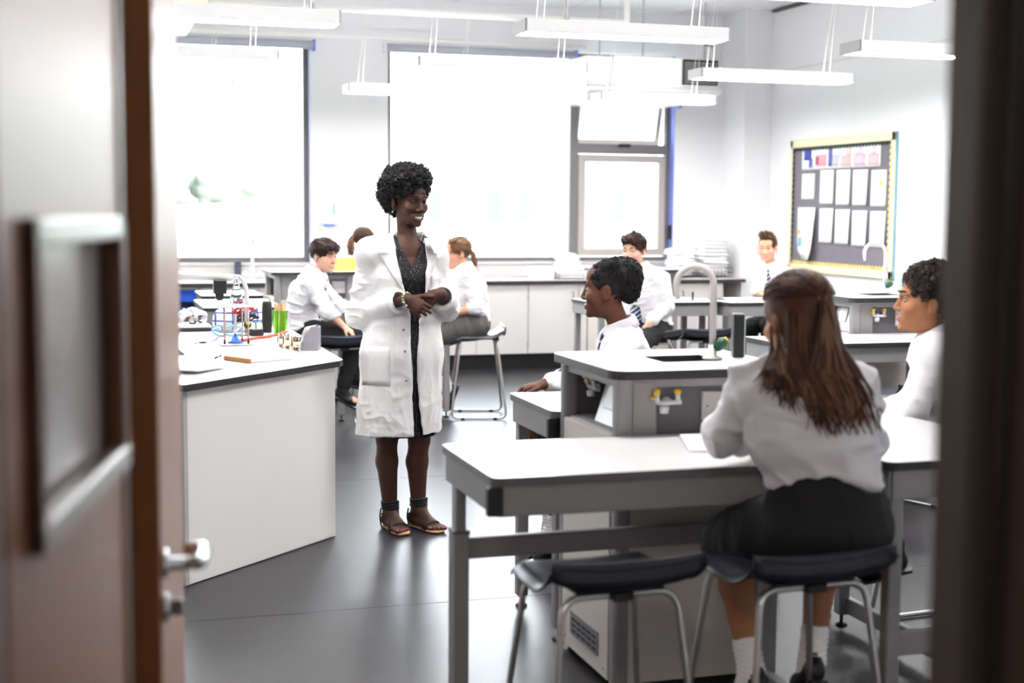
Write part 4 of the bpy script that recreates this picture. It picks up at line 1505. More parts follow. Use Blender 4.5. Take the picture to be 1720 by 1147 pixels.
def collar(name, nb, axis, fw, r, mat, parent, h=.036, gap=20, drop=.03, flare=.020, taper=0.0):
    nb, axis = np.asarray(nb, float), unit(axis)
    fw = unit(np.asarray(fw, float) - axis * (np.asarray(fw, float) @ axis))
    rt_ = np.cross(fw, axis)
    rows, nr = [], []
    N = 33
    for i in range(N):
        a = math.radians(gap + (360 - 2 * gap) * i / (N - 1))
        d = fw * math.cos(a) + rt_ * math.sin(a)
        f = max(0, math.cos(a)) ** 3
        f2 = max(0, math.cos(a * 1.0)) ** 8
        hh = h * (1 - taper * max(0, math.cos(a)) ** .7)
        prof = [(r - .002, -.012), (r - .004, hh * .55), (r - .003, hh * .95 - .012 * f), (r + .005, hh - .012 * f), (r + .011, hh * .8 - .012 * f), (r + flare * .8, hh * .25 - drop * f), (r + flare + .004 * f, -.012 - drop * 1.1 * f - drop * .8 * f2)]
        rows.append([Vector(nb + d * x + axis * z) for x, z in prof])
        nr.append([Vector(d) for _ in prof])
    obj(name, MB().grid(rows, .0022, nr), mat, parent)


def tie(S, top, fw, down, ln, mat, parent, w0=.011, w1=.034):
    fw, down = unit(fw), unit(down)
    lat = unit(np.cross(down, fw))
    knot = MB()
    rows = []
    n = 16
    for i in range(n):
        t = i / (n - 1)
        w = (.017 - .006 * t * 5 if t < .16 else w0 + (w1 - w0) * (t - .16) / .84)
        if t > .93:
            w *= 1 - (t - .93) / .07 * .75
        row = []
        for u in (-1, -.5, 0, .5, 1):
            q = np.asarray(top) + down * (ln * t) + lat * (u * w)
            hh = S.hit(q + fw * .22, -fw, .40)
            hh = q if hh is None else hh
            row.append(hh + fw * (.006 + (.010 if t < .12 else 0) - .003 * abs(u)))
        rows.append(row)
    for j in range(5):                               # iron out jumps
        for _ in range(3):
            for i in range(1, n - 1):
                rows[i][j] = rows[i][j] * .5 + (rows[i - 1][j] + rows[i + 1][j]) * .25
    obj('tie', MB().grid([[Vector(x) for x in r] for r in rows], .005, Vector(fw)), mat, parent)


def shoe(parent, heel, toe, g=1.0, upv=(0, 0, 1), strap=False, mat=None):
    heel, toe = np.asarray(heel, float), np.asarray(toe, float)
    d = unit(toe - heel)
    u = unit(np.asarray(upv, float) - d * (np.asarray(upv, float) @ d))
    lat = np.cross(d, u)
    L = np.linalg.norm(toe - heel)
    lo = np.minimum(heel, toe) - .12
    hi = np.maximum(heel, toe) + .14
    S = SDF(lo, hi, .005)
    a, b, c = heel + d * .035 + u * .035, heel + d * L * .62 + u * .028, toe - d * .035 + u * .022
    S.ecap(a, b, (.034 * g, .042 * g), (.044 * g, .036 * g), lat, .02)
    S.ecap(b, c, (.044 * g, .034 * g), (.034 * g, .025 * g), lat, .02)
    S.ecap(a + u * .01, a + u * .045, (.033 * g, .038 * g), (.031 * g, .034 * g), lat, .015)
    if strap:
        S.ecap(a + u * .04 + d * .06, a + u * .09 + d * .055, (.036 * g, .035 * g), (.036 * g, .03 * g), lat, .01, '-')
    S.half(heel + u * .004, -u)
    o = sdf_obj('shoe', S, mat or SHOE, parent)
    sole = [heel + lat * .030 * g, heel + d * L * .3 + lat * .032 * g, heel + d * L * .68 + lat * .042 * g, heel + d * L * .9 + lat * .032 * g, toe, heel + d * L * .9 - lat * .032 * g, heel + d * L * .68 - lat * .042 * g, heel + d * L * .3 - lat * .032 * g, heel - lat * .030 * g, heel - d * .012]
    mb = MB()
    n = len(sole)
    mb.add([Vector(x) for x in sole] + [Vector(x - u * .010) for x in sole], [tuple(range(n)), tuple(range(2 * n - 1, n - 1, -1))] + [(i, n + i, n + (i + 1) % n, (i + 1) % n) for i in range(n)])
    obj('sole', mb, BLACK, o)
    return o


def curls(mb, P, N, n, size, rng, out=.5, mats=1):
    """n small curled locks rising from the points P with normals N"""
    for _ in range(n):
        i = rng.randrange(len(P))
        c, nn = Vector(P[i]), Vector(N[i])
        a = nn.orthogonal().normalized()
        a = Matrix.Rotation(rng.uniform(0, 2 * PI), 3, nn) @ a
        b = nn.cross(a)
        R = size * rng.uniform(.55, 1.15)
        turn = rng.uniform(1.1, 2.0) * 2 * PI
        rise = size * out * rng.uniform(1.2, 3.0)
        k = 9
        pts = []
        for j in range(k):
            t = j / (k - 1)
            pts.append(c - nn * size * .6 + a * (R * math.cos(turn * t)) + b * (R * math.sin(turn * t)) + nn * (rise * t))
        mb.tube(pts, [size * .36 * (1 - .55 * j / (k - 1)) for j in range(k)], 4, mat=rng.randrange(mats))


def hair_cap(H, parts, cut, h=.004, disp=None):
    """a solid mass of hair from ellipsoids in head space, cut away round the face"""
    p, R, hs = H['p'], H['R'], H['hs']
    S = SDF(H['c'] - .24, H['c'] + .24, h)
    for q, r, k in parts:
        S.ell(p(*q), np.array(r) * hs, R, k)
    for q, r, k in cut:
        S.ell(p(*q), np.array(r) * hs, R, k, '-')
    P, Q = S.surf()
    P = np_smooth(P, Q, 1)
    if disp is not None:
        N = np_normals(P, Q)
        P = P + N * disp((P - H['c']) @ R)[:, None]
    return S, P, Q, np_normals(P, Q)


def strands(mb, roots, flow, ln, w, rng, seg=6, lift=.35, n=4, mats=1, sag=0.0):
    """tapered locks: roots (P,N); flow(p,n)->direction along the scalp"""
    for P, N in roots:
        P, N = np.asarray(P), np.asarray(N)
        d = unit(flow(P, N))
        d = unit(d - N * (d @ N) + N * lift)
        L = ln * rng.uniform(.7, 1.25)
        pts, q, dd = [P - N * .004], P.copy(), d.copy()
        for j in range(seg):
            q = q + dd * L / seg
            dd = unit(dd - N * (lift * 1.3 / seg) + np.array([0, 0, -sag / seg]) + np.array([rng.uniform(-1, 1) for _ in range(3)]) * .05)
            pts.append(q)
        rr = [w * x for x in np.linspace(1.0, .15, len(pts))]
        mb.tube([Vector(x) for x in pts], rr, n, mat=rng.randrange(mats), flat=.55)


def pick(P, N, fn, n, rng):
    ix = [i for i in rng.sample(range(len(P)), min(len(P), n * 12)) if fn(P[i], N[i])]
    return [(P[i], N[i]) for i in ix[:n]]


def hair_mats(key, a, b, c):
    st = (60, 60, 60)
    return [M('hair_%s_%d' % (key, i), x, .55, spec=.3, var=.18, vscale=1.5, stretch=st) for i, x in enumerate((a, b, c))]


def bounds(J, keys=None, pad=.2):
    A = np.array([v for k, v in J.items() if k != 'base' and k != 'bend' and (keys is None or k in keys)], float)
    return A.min(0) - pad, A.max(0) + pad


def figure(key, label):
    J = JOINTS[key]
    b = J['base']
    return J, thing('person', label, 'person', (b[0], b[1], 0), -YAW)
RNG = random.Random(11)
SK_DEEP = skin_mats('deep', '4a2d22', '5e3230')
SK_BROWN = skin_mats('brown', '5f3727', '703a36')
SK_TAN = skin_mats('tan', 'a06c4c', '98544a')
SK_FAIR = skin_mats('fair', 'd9a992', 'c07a70')
SK_FAIR2 = skin_mats('fair_pink', 'd39a80', 'ba7068')
H_BLACK = hair_mats('black', '100d0e', '181416', '211b1d')
H_CURL = hair_mats('dark_curl', '1b1412', '241a16', '33251d')
H_BROWN = hair_mats('brown', '2e1d15', '3d281c', '523524')
H_DBROWN = hair_mats('dark_brown', '2a1b17', '35231d', '432c23')
H_LBROWN = hair_mats('light_brown', '4a3323', '6a4a33', '8a6749')
H_LONG = hair_mats('long', '3c261d', '573828', '7d5841')
IRIS_B = M('iris_brown', '2a1710', .15, var=0)
IRIS_H = M('iris_hazel', '4a3b2a', .15, var=0)
NECKR = .050


def neck_to_head(S, J, H, g):
    S.cap(V3(*J['neck']) - np.array([0, 0, .03]), H['p'](0, -.022, -.075), .052 * g, .047 * g, .02)


# ================================================================== the teacher
def teacher():
    J, T = figure('P1', 'person in a white lab coat over a dark dotted dress standing with hands clasped')
    R = frame((.64, -.765, -.05), (-.03, 0, 1))
    g = 1.0
    lo, hi = V3(-.34, -.32, -.005), V3(.32, .26, 1.73)
    S = SDF(lo, hi, .0036)
    H = head(S, V3(*J['head']), R, 1.03, smile=1.0, female=True, open_mouth=True, nose=1.08, lipk=1.0)
    side, ms, ch, wa = torso(S, J, .93, bust=1)
    neck_to_head(S, J, H, .94)
    # collar bones
    nk = V3(*J['neck'])
    for s in ('sh_r', 'sh_l'):
        S.cap(nk + V3(.012, -.045, -.035), V3(*J[s]) * .7 + nk * .3 + V3(0, -.04, -.005), .010, .010, .015)
        arm(S, V3(*J[s]), V3(*J['el' + s[2:]]), V3(*J['wr' + s[2:]]), .94)
    tips = hand(S, J['wr_r'], (.80, -.10, -.50), (.12, .9, -.25), 1, .93, fing=[(18, 30, 22), (14, 30, 24), (18, 34, 26), (22, 36, 28)], spread=.05)
    tips += hand(S, J['wr_l'], (-.86, -.10, -.42), (-.10, .9, -.35), -1, .93, fing=[(28, 50, 40)] * 4, spread=.03, thumb=(.85, .25, .45))
    soles = []
    for s, d in (('r', V3(.46, -.89, 0)), ('l', V3(.66, -.75, 0))):
        leg(S, J['hip_' + s], J['kn_' + s], J['an_' + s], .98, calf=-d)
        an = V3(*J['an_' + s])
        base = V3(an[0], an[1], 0)
        lat = np.cross(d, V3(0, 0, 1))
        S.cap(an, base - d * .035 + V3(0, 0, .045), .034, .030, .02)
        S.ecap(base - d * .035 + V3(0, 0, .040), base + d * .10 + V3(0, 0, .034), (.029, .030), (.041, .020), lat, .02)
        S.cap(an + d * .01, base + d * .10 + V3(0, 0, .038), .030, .020, .025)
        ins = 1 if s == 'l' else -1                      # big toe on the inner side
        for i in range(5):
            u = (i - 2) * .0165 * ins
            b = base + d * (.115 - .004 * abs(i - 1)) + lat * u + V3(0, 0, .028)
            L = (.052, .050, .044, .038, .030)[i]
            r = (.0118, .0088, .0084, .008, .0078)[i]
            e = b + d * L - V3(0, 0, .006)
            S.cap(b, e, r * 1.05, r, .006)
            tips.append((e + d * r * .6 + V3(0, 0, r * .8), d, r))
        soles.append((s, base, d, lat))
    mats = SK_DEEP
    sdf_obj('body', S, mats, T, midx=lip_index(H, [(t[0] + t[1] * t[2] * .5, t[2] * .75) for t in tips]))
    face_parts(H, T, mats[0], H_BLACK[0], IRIS_B, gaze=(.70, -.71, -.05), smile=True, brow=.75, teeth=True, white=M('eye_white_soft', '574a44', .25, var=0))
    er = MB().ball(H['p'](.082, -.008, -.048), .005, 8, 6)
    obj('earring', er, CHROME, T)

    # dress
    D = SDF(V3(-.30, -.28, .38), V3(.28, .26, 1.48), .0045)
    torso(D, J, .93, .012)
    pv = V3(*J['pv'])
    D.ecap(wa, pv + V3(0, 0, -.08), (.125, .10), (.165, .125), side, .03)
    D.ecap(pv + V3(0, 0, -.08), V3(.0, .03, .40), (.165, .125), (.135, .100), side, .03)
    D.half(V3(0, 0, .462), (0, 0, -1))
    D.half(V3(0, 0, 1.435), (0, 0, 1))
    D.cap(nk - V3(0, 0, .02), nk + V3(0, 0, .2), .066, .09, .01, '-')
    D.carve(V3(-.1, -.25, 1.24), V3(.16, .03, 1.5), lambda X, Y, Z: np.maximum(np.maximum(np.abs(X - .028 - (Z - 1.3) * -.10) - (Z - 1.268) * .46, Y - .03), 0 * Z - .5))

    def dots():
        m = M('dotted_dress', '110f13', .75, var=0)
        n, l = m.node_tree.nodes, m.node_tree.links
        tc = n.new('ShaderNodeTexCoord')
        v = n.new('ShaderNodeTexVoronoi')
        v.inputs['Scale'].default_value = 105
        v.inputs['Randomness'].default_value = .55
        c = n.new('ShaderNodeMath')
        c.operation = 'LESS_THAN'
        c.inputs[1].default_value = .15
        mx = n.new('ShaderNodeMix')
        mx.data_type = 'RGBA'
        mx.inputs['A'].default_value = srgb('110f13')
        mx.inputs['B'].default_value = srgb('b9b4bb')
        l.new(tc.outputs['Object'], v.inputs['Vector'])
        l.new(v.outputs['Distance'], c.inputs[0])
        l.new(c.outputs[0], mx.inputs['Factor'])
        l.new(mx.outputs['Result'], n['Principled BSDF'].inputs['Base Color'])
        return m
    sdf_obj('dress', D, dots(), T, disp=lambda P: folds(P, (16, 16, 3), .004, 3))

    # lab coat
    C = SDF(V3(-.36, -.32, .44), V3(.36, .30, 1.50), .0045)
    torso(C, J, .95, .022, k=.03)
    C.ecap(wa, pv + V3(-.01, 0, -.10), (.165, .130), (.195, .150), side, .04)
    C.ecap(pv + V3(-.01, 0, -.10), V3(-.045, .03, .42), (.195, .150), (.208, .165), side, .04)
    for s in ('r', 'l'):
        sh, el, wr = V3(*J['sh_' + s]), V3(*J['el_' + s]), V3(*J['wr_' + s])
        e2 = el + (el - ms) * .02 + V3(0, 0, -.015)
        f = .80 if s == 'r' else .70
        cu = el + (wr - el) * f
        C.cap(sh - (sh - ms) * .12, e2, .052, .056, .06)
        C.cap(e2, cu, .056, .050, .02)
        dcu = unit(cu - el)
        if s == 'l':
            C.ecap(cu - dcu * .065, cu, (.064, .064), (.066, .066), (0, 0, 1), .008, '+', (1, 1))
            C.cap(cu - dcu * .004, cu + dcu * .1, .045, .045, .003, '-')
        else:
            C.ecap(cu - dcu * .085, cu, (.059, .059), (.060, .060), (0, 0, 1), .008, '+', (1, 1))
            C.cap(cu - dcu * .004, cu + dcu * .1, .044, .044, .003, '-')
    # pull the cuts: neck, hem, hollow skirt, front opening
    C.cap(nk - V3(0, .01, .015), nk + V3(0, 0, .2), .072, .10, .01, '-')
    C.half(V3(0, 0, .478), V3(.02, 0, -1))
    zs = np.array([.40, .48, .70, .90, 1.05, 1.15, 1.30, 1.43, 1.5])
    xl = np.array([.036, .036, .030, .020, .022, .000, -.036, -.066, -.075])
    xr = np.array([.084, .080, .062, .058, .066, .088, .096, .082, .08])
    C.carve(V3(-.15, -.32, .42), V3(.17, .03, 1.5), lambda X, Y, Z: np.maximum(np.maximum(np.interp(Z, zs, xl) - X, X - np.interp(Z, zs, xr)), Y - .0))
    C.carve(V3(-.3, -.3, .40), V3(.25, .3, .80), lambda X, Y, Z: (np.sqrt(((X + .03) / .168) ** 2 + ((Y - .03) / .122) ** 2) - 1) * .12 + np.maximum(Z - .74, 0) * 1.2)

    def cw(P):
        arm_w = np.clip((np.abs(P[:, 0] - .0) - .15) * 12, 0, 1) * np.clip((P[:, 2] - .95) * 8, 0, 1)
        low = np.clip((1.0 - P[:, 2]) * 3, 0, 1)
        keep = 1.0
        for s in ('r', 'l'):
            e_, w_ = V3(*J['el_' + s]), V3(*J['wr_' + s])
            keep = keep * np.clip((np.linalg.norm(P - (e_ + (w_ - e_) * .85), axis=1) - .07) * 14, 0, 1)
        arm_w = arm_w * keep * np.clip((1.31 - P[:, 2]) * 9, .15, 1)
        return keep * folds(P, (11, 11, 7), .0055, 11) * (1 - arm_w) + arm_w * folds(P, (9, 9, 14), .013, 21) + low * (folds(P, (13, 13, 9), .0055, 31) + .003 * np.sin(P[:, 0] * 38 + 2 * vnoise(P * 3, 4)) * np.clip((.9 - P[:, 2]) * 2, 0, 1))
    coat = sdf_obj('lab_coat', C, COAT, T, disp=cw, smooth=1)
    from mathutils.bvhtree import BVHTree
    cm = coat.data
    bvh = BVHTree.FromPolygons([v.co for v in cm.vertices], [tuple(p.vertices) for p in cm.polygons])

    def on(x, z, off=.006):
        h_ = bvh.ray_cast(Vector((x, -.5, z)), Vector((0, 1, 0)), .9)[0]
        return None if h_ is None else h_ + Vector((0, -off, 0))

    def patch(name, fn, n, m, th, mat, off=.006):
        G = []
        for i in range(n):
            row = []
            for j in range(m):
                x, z = fn(i / (n - 1), j / (m - 1))
                q = on(x, z, off)
                row.append(q)
            G.append(row)
        prev = None
        for r in G:
            good = [q for q in r if q is not None and q.y < -.035]
            yy = (sum(q.y for q in good) / len(good)) if good else (prev if prev is not None else -.10)
            prev = yy
            for j in range(m):
                if r[j] is None or abs(r[j].y - yy) > .03 or r[j].y > -.035:
                    x, z = fn(G.index(r) / (n - 1), j / (m - 1))
                    r[j] = Vector((x, yy, z))
        for i in range(1, n - 1):
            for j in range(m):
                G[i][j].y = (G[i - 1][j].y + 2 * G[i][j].y + G[i + 1][j].y) / 4
        return obj(name, MB().grid(G, th, Vector((0, -1, 0))), mat, coat.parent)

    def lapel(sgn):
        def fn(u, v):
            z = 1.415 - .255 * u
            e = np.interp(z, zs, xl if sgn < 0 else xr)
            w = np.interp(u, [0, .2, .29, .30, .36, 1], [.030, .055, .060, .082, .078, .004])
            w *= 1 if sgn < 0 else .62
            return e + sgn * (w * v + .004), z + (.010 * v if u > .29 else -.004 * v)
        return fn
    patch('lapel', lapel(-1), 26, 6, .005, COAT, .010)
    patch('lapel', lapel(1), 26, 6, .005, COAT, .010)
    patch('pocket', lambda u, v: (-.205 + .135 * v, .905 - .185 * u), 8, 8, .002, COAT, .0018)
    patch('breast_pocket', lambda u, v: (.115 + .045 * v, 1.235 - .10 * u), 6, 5, .003, COAT, .0045)
    BT = M('coat_button', '9a8890', .4, var=0)
    for x, z in ((-.018, 1.205), (.106, 1.165), (-.008, .985), (.0, .885), (.006, .745)):
        q = on(x, z, .004)
        if q is not None:
            obj('button', MB().lathe([(.0, 0), (.0062, 0), (.0062, .003), (.003, .0035), (0, .003)], 12).xf(Matrix.Translation(q) @ Matrix.Rotation(PI / 2, 4, 'X')), BT, T)
    collar('coat_collar', nk + V3(-.002, .012, .008), V3(0, .12, 1), V3(.2, -1, 0), .072, COAT, T, h=.040, gap=62, drop=.0, flare=.034, taper=.9)
    # bracelet of stretchy beads
    wr, el = V3(*J['wr_r']), V3(*J['el_r'])
    ax = unit(wr - el)
    u = unit(np.cross(ax, V3(0, 0, 1)))
    v = np.cross(ax, u)
    cols = [M('bead_green', '6f8f6a', .4), M('bead_cream', 'd8d4c4', .4), M('bead_orange', 'd98a2b', .4)]
    br = obj('bracelet', MB().tube([wr + ax * .004 + (u * math.cos(a) + v * math.sin(a)) * .031 for a in np.linspace(0, 2 * PI, 20)[:-1]], .003, 6, closed=True), cols[0], T)
    for i in range(18):
        a = 2 * PI * i / 18
        obj('bead', MB().ball(wr + ax * .004 + (u * math.cos(a) + v * math.sin(a)) * .032, (.0075, .0055, .0055), 8, 6), cols[(0, 1, 0, 1, 2, 0)[i % 6]], br)
    # sandals
    STR = M('sandal_strap', '141214', .6)
    TAN = M('sandal_tan', 'c39a72', .6)
    for s, base, d, lat in soles:
        out = []
        ins = 1 if s == 'l' else -1
        for t, a, b_ in ((-.075, .0, .0), (-.068, .022, .022), (-.03, .033, .033), (.04, .033, .036), (.10, .044, .044), (.15, .041, .040), (.178, .028, .020)):
            out.append((t, a, b_))
        poly = [base + d * t + lat * a * 1 for t, a, _ in out] + [base + d * t - lat * b_ for t, _, b_ in out[::-1]]
        n = len(poly)

        def slab(z0, z1):
            mb = MB()
            mb.add([Vector(x + V3(0, 0, z0)) for x in poly] + [Vector(x + V3(0, 0, z1)) for x in poly], [tuple(range(n))[::1], tuple(range(2 * n - 1, n - 1, -1))] + [(i, n + i, n + (i + 1) % n, (i + 1) % n) for i in range(n)])
            return mb
        so = obj('sandal', slab(.001, .007), BLACK, T)
        obj('footbed', slab(.007, .013), TAN, so)
        an = V3(*J['an_' + s])
        P3 = lambda t, w, z: Vector(base + d * t + lat * w + V3(0, 0, z))
        for pts in ([P3(.105, .046, .010), P3(.115, .036, .042), P3(.12, .0, .053), P3(.12, -.034, .042), P3(.11, -.046, .010)],
                    [P3(.09, .046, .012), P3(.07, .030, .058), P3(.035, .0, .083), P3(.005, -.036, .080), P3(-.03, -.040, .07)],
                    [P3(.09, -.046, .012), P3(.07, -.030, .058), P3(.035, .0, .083), P3(.005, .036, .080), P3(-.03, .040, .07)],
                    [P3(-.03, .036, .012), P3(-.045, .038, .05), P3(-.035, .036, .095)], [P3(-.03, -.036, .012), P3(-.045, -.038, .05), P3(-.035, -.036, .095)]):
            obj('strap', MB().tube(fillet(pts, .03, 4), .0042, 6), STR, so)
        axz = unit(V3(*J['kn_' + s]) - an)
        for kz in range(4):
            c = an + axz * (.022 + .011 * kz)
            obj('strap', MB().tube([c + V3(math.cos(a) * .0385, math.sin(a) * .0385, .003 * math.sin(a * 2 + kz)) for a in np.linspace(0, 2 * PI, 22)[:-1]], .0068, 6, closed=True), STR, so)
    # hair
    hs, P, Q, N = hair_cap(H, [((0, -.030, .072), (.112, .118, .100), .03), ((0, -.080, .022), (.095, .070, .084), .03), ((0, .030, .112), (.088, .066, .055), .03), ((0, -.066, -.022), (.070, .050, .05), .02)],
                           [((0, .125, -.045), (.082, .078, .128), .012), ((.075, .045, -.06), (.04, .055, .075), .01), ((-.075, .045, -.06), (.04, .055, .075), .01)], .0045,
                           lambda q: .010 * vnoise(q * 48, 1) + .008 * vnoise(q * 95, 2))
    mi = obj('hair', np_mesh('hair', P, Q), H_BLACK[1], T)
    mb = MB()
    ok = [(p_, n_) for p_, n_ in pick(P, N, lambda p_, n_: True, 5000, RNG)]
    curls(mb, [a for a, _ in ok], [b_ for _, b_ in ok], 1500, .0095, RNG, .55, 3)
    c_ = obj('curls', mb, H_BLACK, mi)
    c_['kind'] = 'stuff'


# ================================================================== pupils
def pupil(key, label, sp):
    J, T = figure(key, label)
    g = sp.get('g', .88)
    hs = sp.get('hs', .98)
    h = sp.get('h', .0045)
    skin = sp['skin']
    R = frame(sp['look'], sp.get('hup', (0, 0, 1)))
    if 'bend' in sp:
        J = dict(J)
        J['bend'] = V3(*sp['bend'])
    lo, hi = bounds(J, None, .15)
    hi[2] = max(hi[2], J['head'][2] + .16)
    lo[2] = max(lo[2] - .05, -.01)
    S = SDF(lo, hi, h)
    H = head(S, V3(*J['head']), R, hs, smile=sp.get('smile', 0), female=sp.get('female', False), open_mouth=sp.get('teeth', False), nose=sp.get('nose', .92), lipk=sp.get('lipk', .9))
    side, ms, ch, wa = torso(S, J, g * .95)
    neck_to_head(S, J, H, g)
    tips = []
    for s in ('r', 'l'):
        arm(S, V3(*J['sh_' + s]), V3(*J['el_' + s]), V3(*J['wr_' + s]), g)
        leg(S, J['hip_' + s], J['kn_' + s], J['an_' + s], g)
        if 'hand_' + s in sp:
            d, pn, ts, kw = sp['hand_' + s]
            tips += hand(S, J['wr_' + s], d, pn, ts, g * .95, **kw)
    for s in ('r', 'l'):
        an = V3(*J['an_' + s])
        S.ecap(an + V3(0, 0, -.03), an + V3(0, 0, -.03) + unit(V3(*sp['foot_' + s])) * .10, (.03, .03), (.032, .022), np.cross(unit(V3(*sp['foot_' + s])), V3(0, 0, 1)), .02)
    sdf_obj('body', S, skin, T, midx=lip_index(H, [(t[0] + t[1] * t[2] * .5, t[2] * .7) for t in tips] if sp.get('nails') else None))
    face_parts(H, T, skin[0], sp['hair'][0], sp.get('iris', IRIS_H), gaze=sp.get('gaze'), smile=sp.get('smile', 0) > .3, brow=sp.get('brow', .9), teeth=sp.get('teeth', False))
    # shirt
    ch_ = .006 if h > .004 else .005
    C = SDF(lo - .03, hi + .03, ch_)
    off = sp.get('off', .020)
    torso(C, J, g, off, k=.05)
    nk = V3(*J['neck'])
    pv = V3(*J['pv'])
    for s in ('r', 'l'):
        sh, el, wr = V3(*J['sh_' + s]), V3(*J['el_' + s]), V3(*J['wr_' + s])
        f = sp.get('sleeve', .93)
        f = f[0 if s == 'r' else 1] if isinstance(f, tuple) else f
        cu = el + (wr - el) * f
        d = unit(wr - el)
        C.cap(sh, el + (el - sh) * .03, .062 * g, .058 * g, .04)
        C.cap(el, cu - d * .02, .057 * g, .045 * g, .02)
        C.ecap(cu - d * .045, cu, (.043 * g, .043 * g), (.040 * g, .040 * g), (0.1, .2, 1), .012, '+', (1, 1))
    C.cap(nk + V3(0, 0, .02), H['p'](0, -.02, -.05), .05 * g, .05 * g, .01, '-')
    hp, hn = sp.get('hem', ((0, 0, .0), (0, 0, -1)))
    if 'tails' in sp:
        x0_, dep = sp['tails']
        C.carve(pv - V3(.35, .35, .2), pv + V3(.35, .35, .2), lambda X, Y, Z: (Z - (pv[2] + hp[2] - dep * np.clip(np.abs(X - x0_) / .17, 0, 1.2) ** 2.2)) * .75 + 0 * Y)
        C.half(pv + V3(0, 0, hp[2] - dep * 1.2), V3(0, 0, -1))
    else:
        C.half(pv + V3(*hp), V3(*hn))
    fs, fa = sp.get('fold', ((9, 9, 12), .011))
    sh_o = sdf_obj('shirt', C, SHIRT, T, disp=lambda P: folds(P + V3(*J['base'], 0) * 1.0, fs, fa, sum(map(ord, key)) % 50))
    axis = unit(H['p'](0, -.03, -.05) - nk)
    cf = V3(*sp.get('chest', sp['look']))
    cf[2] = 0
    collar('collar', nk + axis * .012, axis, cf, .060 * g, SHIRT, T, h=.036, gap=14)
    if sp.get('tie'):
        top = nk + unit(cf) * .05 * g + V3(0, 0, -.018)
        tie(C, top, cf, (ms * .3 + pv * .7) - ms + V3(*sp.get('tiedir', (0, 0, 0))), sp.get('tielen', .34), TIE, T)
    # lower garment
    lm = sp['lower'][1]
    L = SDF(lo - .06, np.array([hi[0] + .1, hi[1] + .1, pv[2] + .32]), .006)
    kn = {s: V3(*J['kn_' + s]) for s in 'rl'}
    hip = {s: V3(*J['hip_' + s]) for s in 'rl'}
    L.ecap(pv - V3(0, 0, .02), pv * .55 + wa * .45, (.165 * g, .128 * g), (.140 * g, .112 * g), side, .03)
    if sp['lower'][0] == 'trousers':
        for s in 'rl':
            an = V3(*J['an_' + s])
            L.cap(hip[s], kn[s], .098 * g, .075 * g, .03)
            L.cap(kn[s], an + (kn[s] - an) * .12, .074 * g, .058 * g, .02)
        sdf_obj('trousers', L, lm, T, disp=lambda P: folds(P, (10, 10, 10), .006, 9))
    else:
        ext = sp.get('skirt_len', .98)
        e = {s: hip[s] + (kn[s] - hip[s]) * ext for s in 'rl'}
        for s in 'rl':
            L.cap(hip[s], e[s], .105 * g, .092 * g, .05)
        for t in (.25, .5, .75, 1.0):
            a, b_ = hip['r'] * (1 - t) + e['r'] * t, hip['l'] * (1 - t) + e['l'] * t
            L.cap(a, b_, .098 * g, .098 * g, .05)
        wb = sp.get('waistband', 0)
        if wb:
            L.ecap(pv, pv + (wa - pv) * wb, (.172 * g, .135 * g), (.142 * g, .118 * g), side, .03)
        mid = (e['r'] + e['l']) / 2
        L.half(mid + unit(mid - (hip['r'] + hip['l']) / 2) * .03, unit(mid - (hip['r'] + hip['l']) / 2))
        sdf_obj('skirt', L, lm, T, disp=lambda P: folds(P, sp.get('pleat', (14, 14, 5)), .008, 5))
    # socks and shoes
    for s in 'rl':
        an = V3(*J['an_' + s])
        fd = unit(V3(*sp['foot_' + s]))
        if sp.get('socks', True):
            so = SDF(an - .14, an + .2, .005)
            shd = unit(V3(*J['kn_' + s]) - an)
            so.cap(an, an + shd * .10, .042 * g, .045 * g, .02)
            so.cap(an, an - V3(0, 0, .035) + fd * .05, .040 * g, .036 * g, .02)
            so.half(an + shd * .105, shd)
            sdf_obj('sock', so, SOCK if sp['lower'][0] == 'skirt' else BLACKC, T, disp=lambda P: .002 * np.sin(P[:, 2] * 420))
        up_v = unit(V3(*J['kn_' + s]) - an)
        upv = unit(V3(0, 0, 1) * .6 + up_v * .4)
        u = unit(upv - fd * (upv @ fd))
        hl = an - u * .075 * g - fd * .055 * g
        shoe(T, hl, hl + fd * .235 * g, g, u, strap=sp.get('strap', False))
    return J, T, H, C, S


def cap_hair(T, H, hair, parts=None, cut=None, h=.0045, seed=0, amp=.0035):
    parts = parts or [((0, -.014, .042), (.082, .103, .086), .02)]
    cut = cut if cut is not None else [((0, .128, -.030), (.085, .090, .088), .010), ((0, .03, -.125), (.14, .20, .100), .010), ((.088, -.004, -.018), (.03, .026, .036), .006), ((-.088, -.004, -.018), (.03, .026, .036), .006)]
    S, P, Q, N = hair_cap(H, parts, cut, h, lambda q: amp * vnoise(q * np.array([70, 22, 22]), seed) + amp * .6 * vnoise(q * np.array([120, 40, 40]), seed + 3))
    return obj('hair', np_mesh('hair', P, Q), hair[1], T), P, N


def locks(ho, H, hair, P, N, where, flow, n, ln, w, lift=.3, seed=1, sag=.0):
    rng = random.Random(seed)
    R, c, hs = H['R'], H['c'], H['hs']
    f2 = lambda p_, n_: where((R.T @ (p_ - c)) / hs, R.T @ n_)
    rt_ = pick(P, N, f2, n, rng)
    mb = MB()
    strands(mb, rt_, lambda p_, n_: R @ np.asarray(flow((R.T @ (p_ - c)) / hs), float), ln, w, rng, lift=lift, mats=3, sag=sag)
    o = obj('locks', mb, hair, ho)
    o['kind'] = 'stuff'
    return o


def curly(ho, hair, P, N, n, size, seed):
    mb = MB()
    rng = random.Random(seed)
    curls(mb, P, N, n, size, rng, .5, 3)
    o = obj('curls', mb, hair, ho)
    o['kind'] = 'stuff'


teacher()

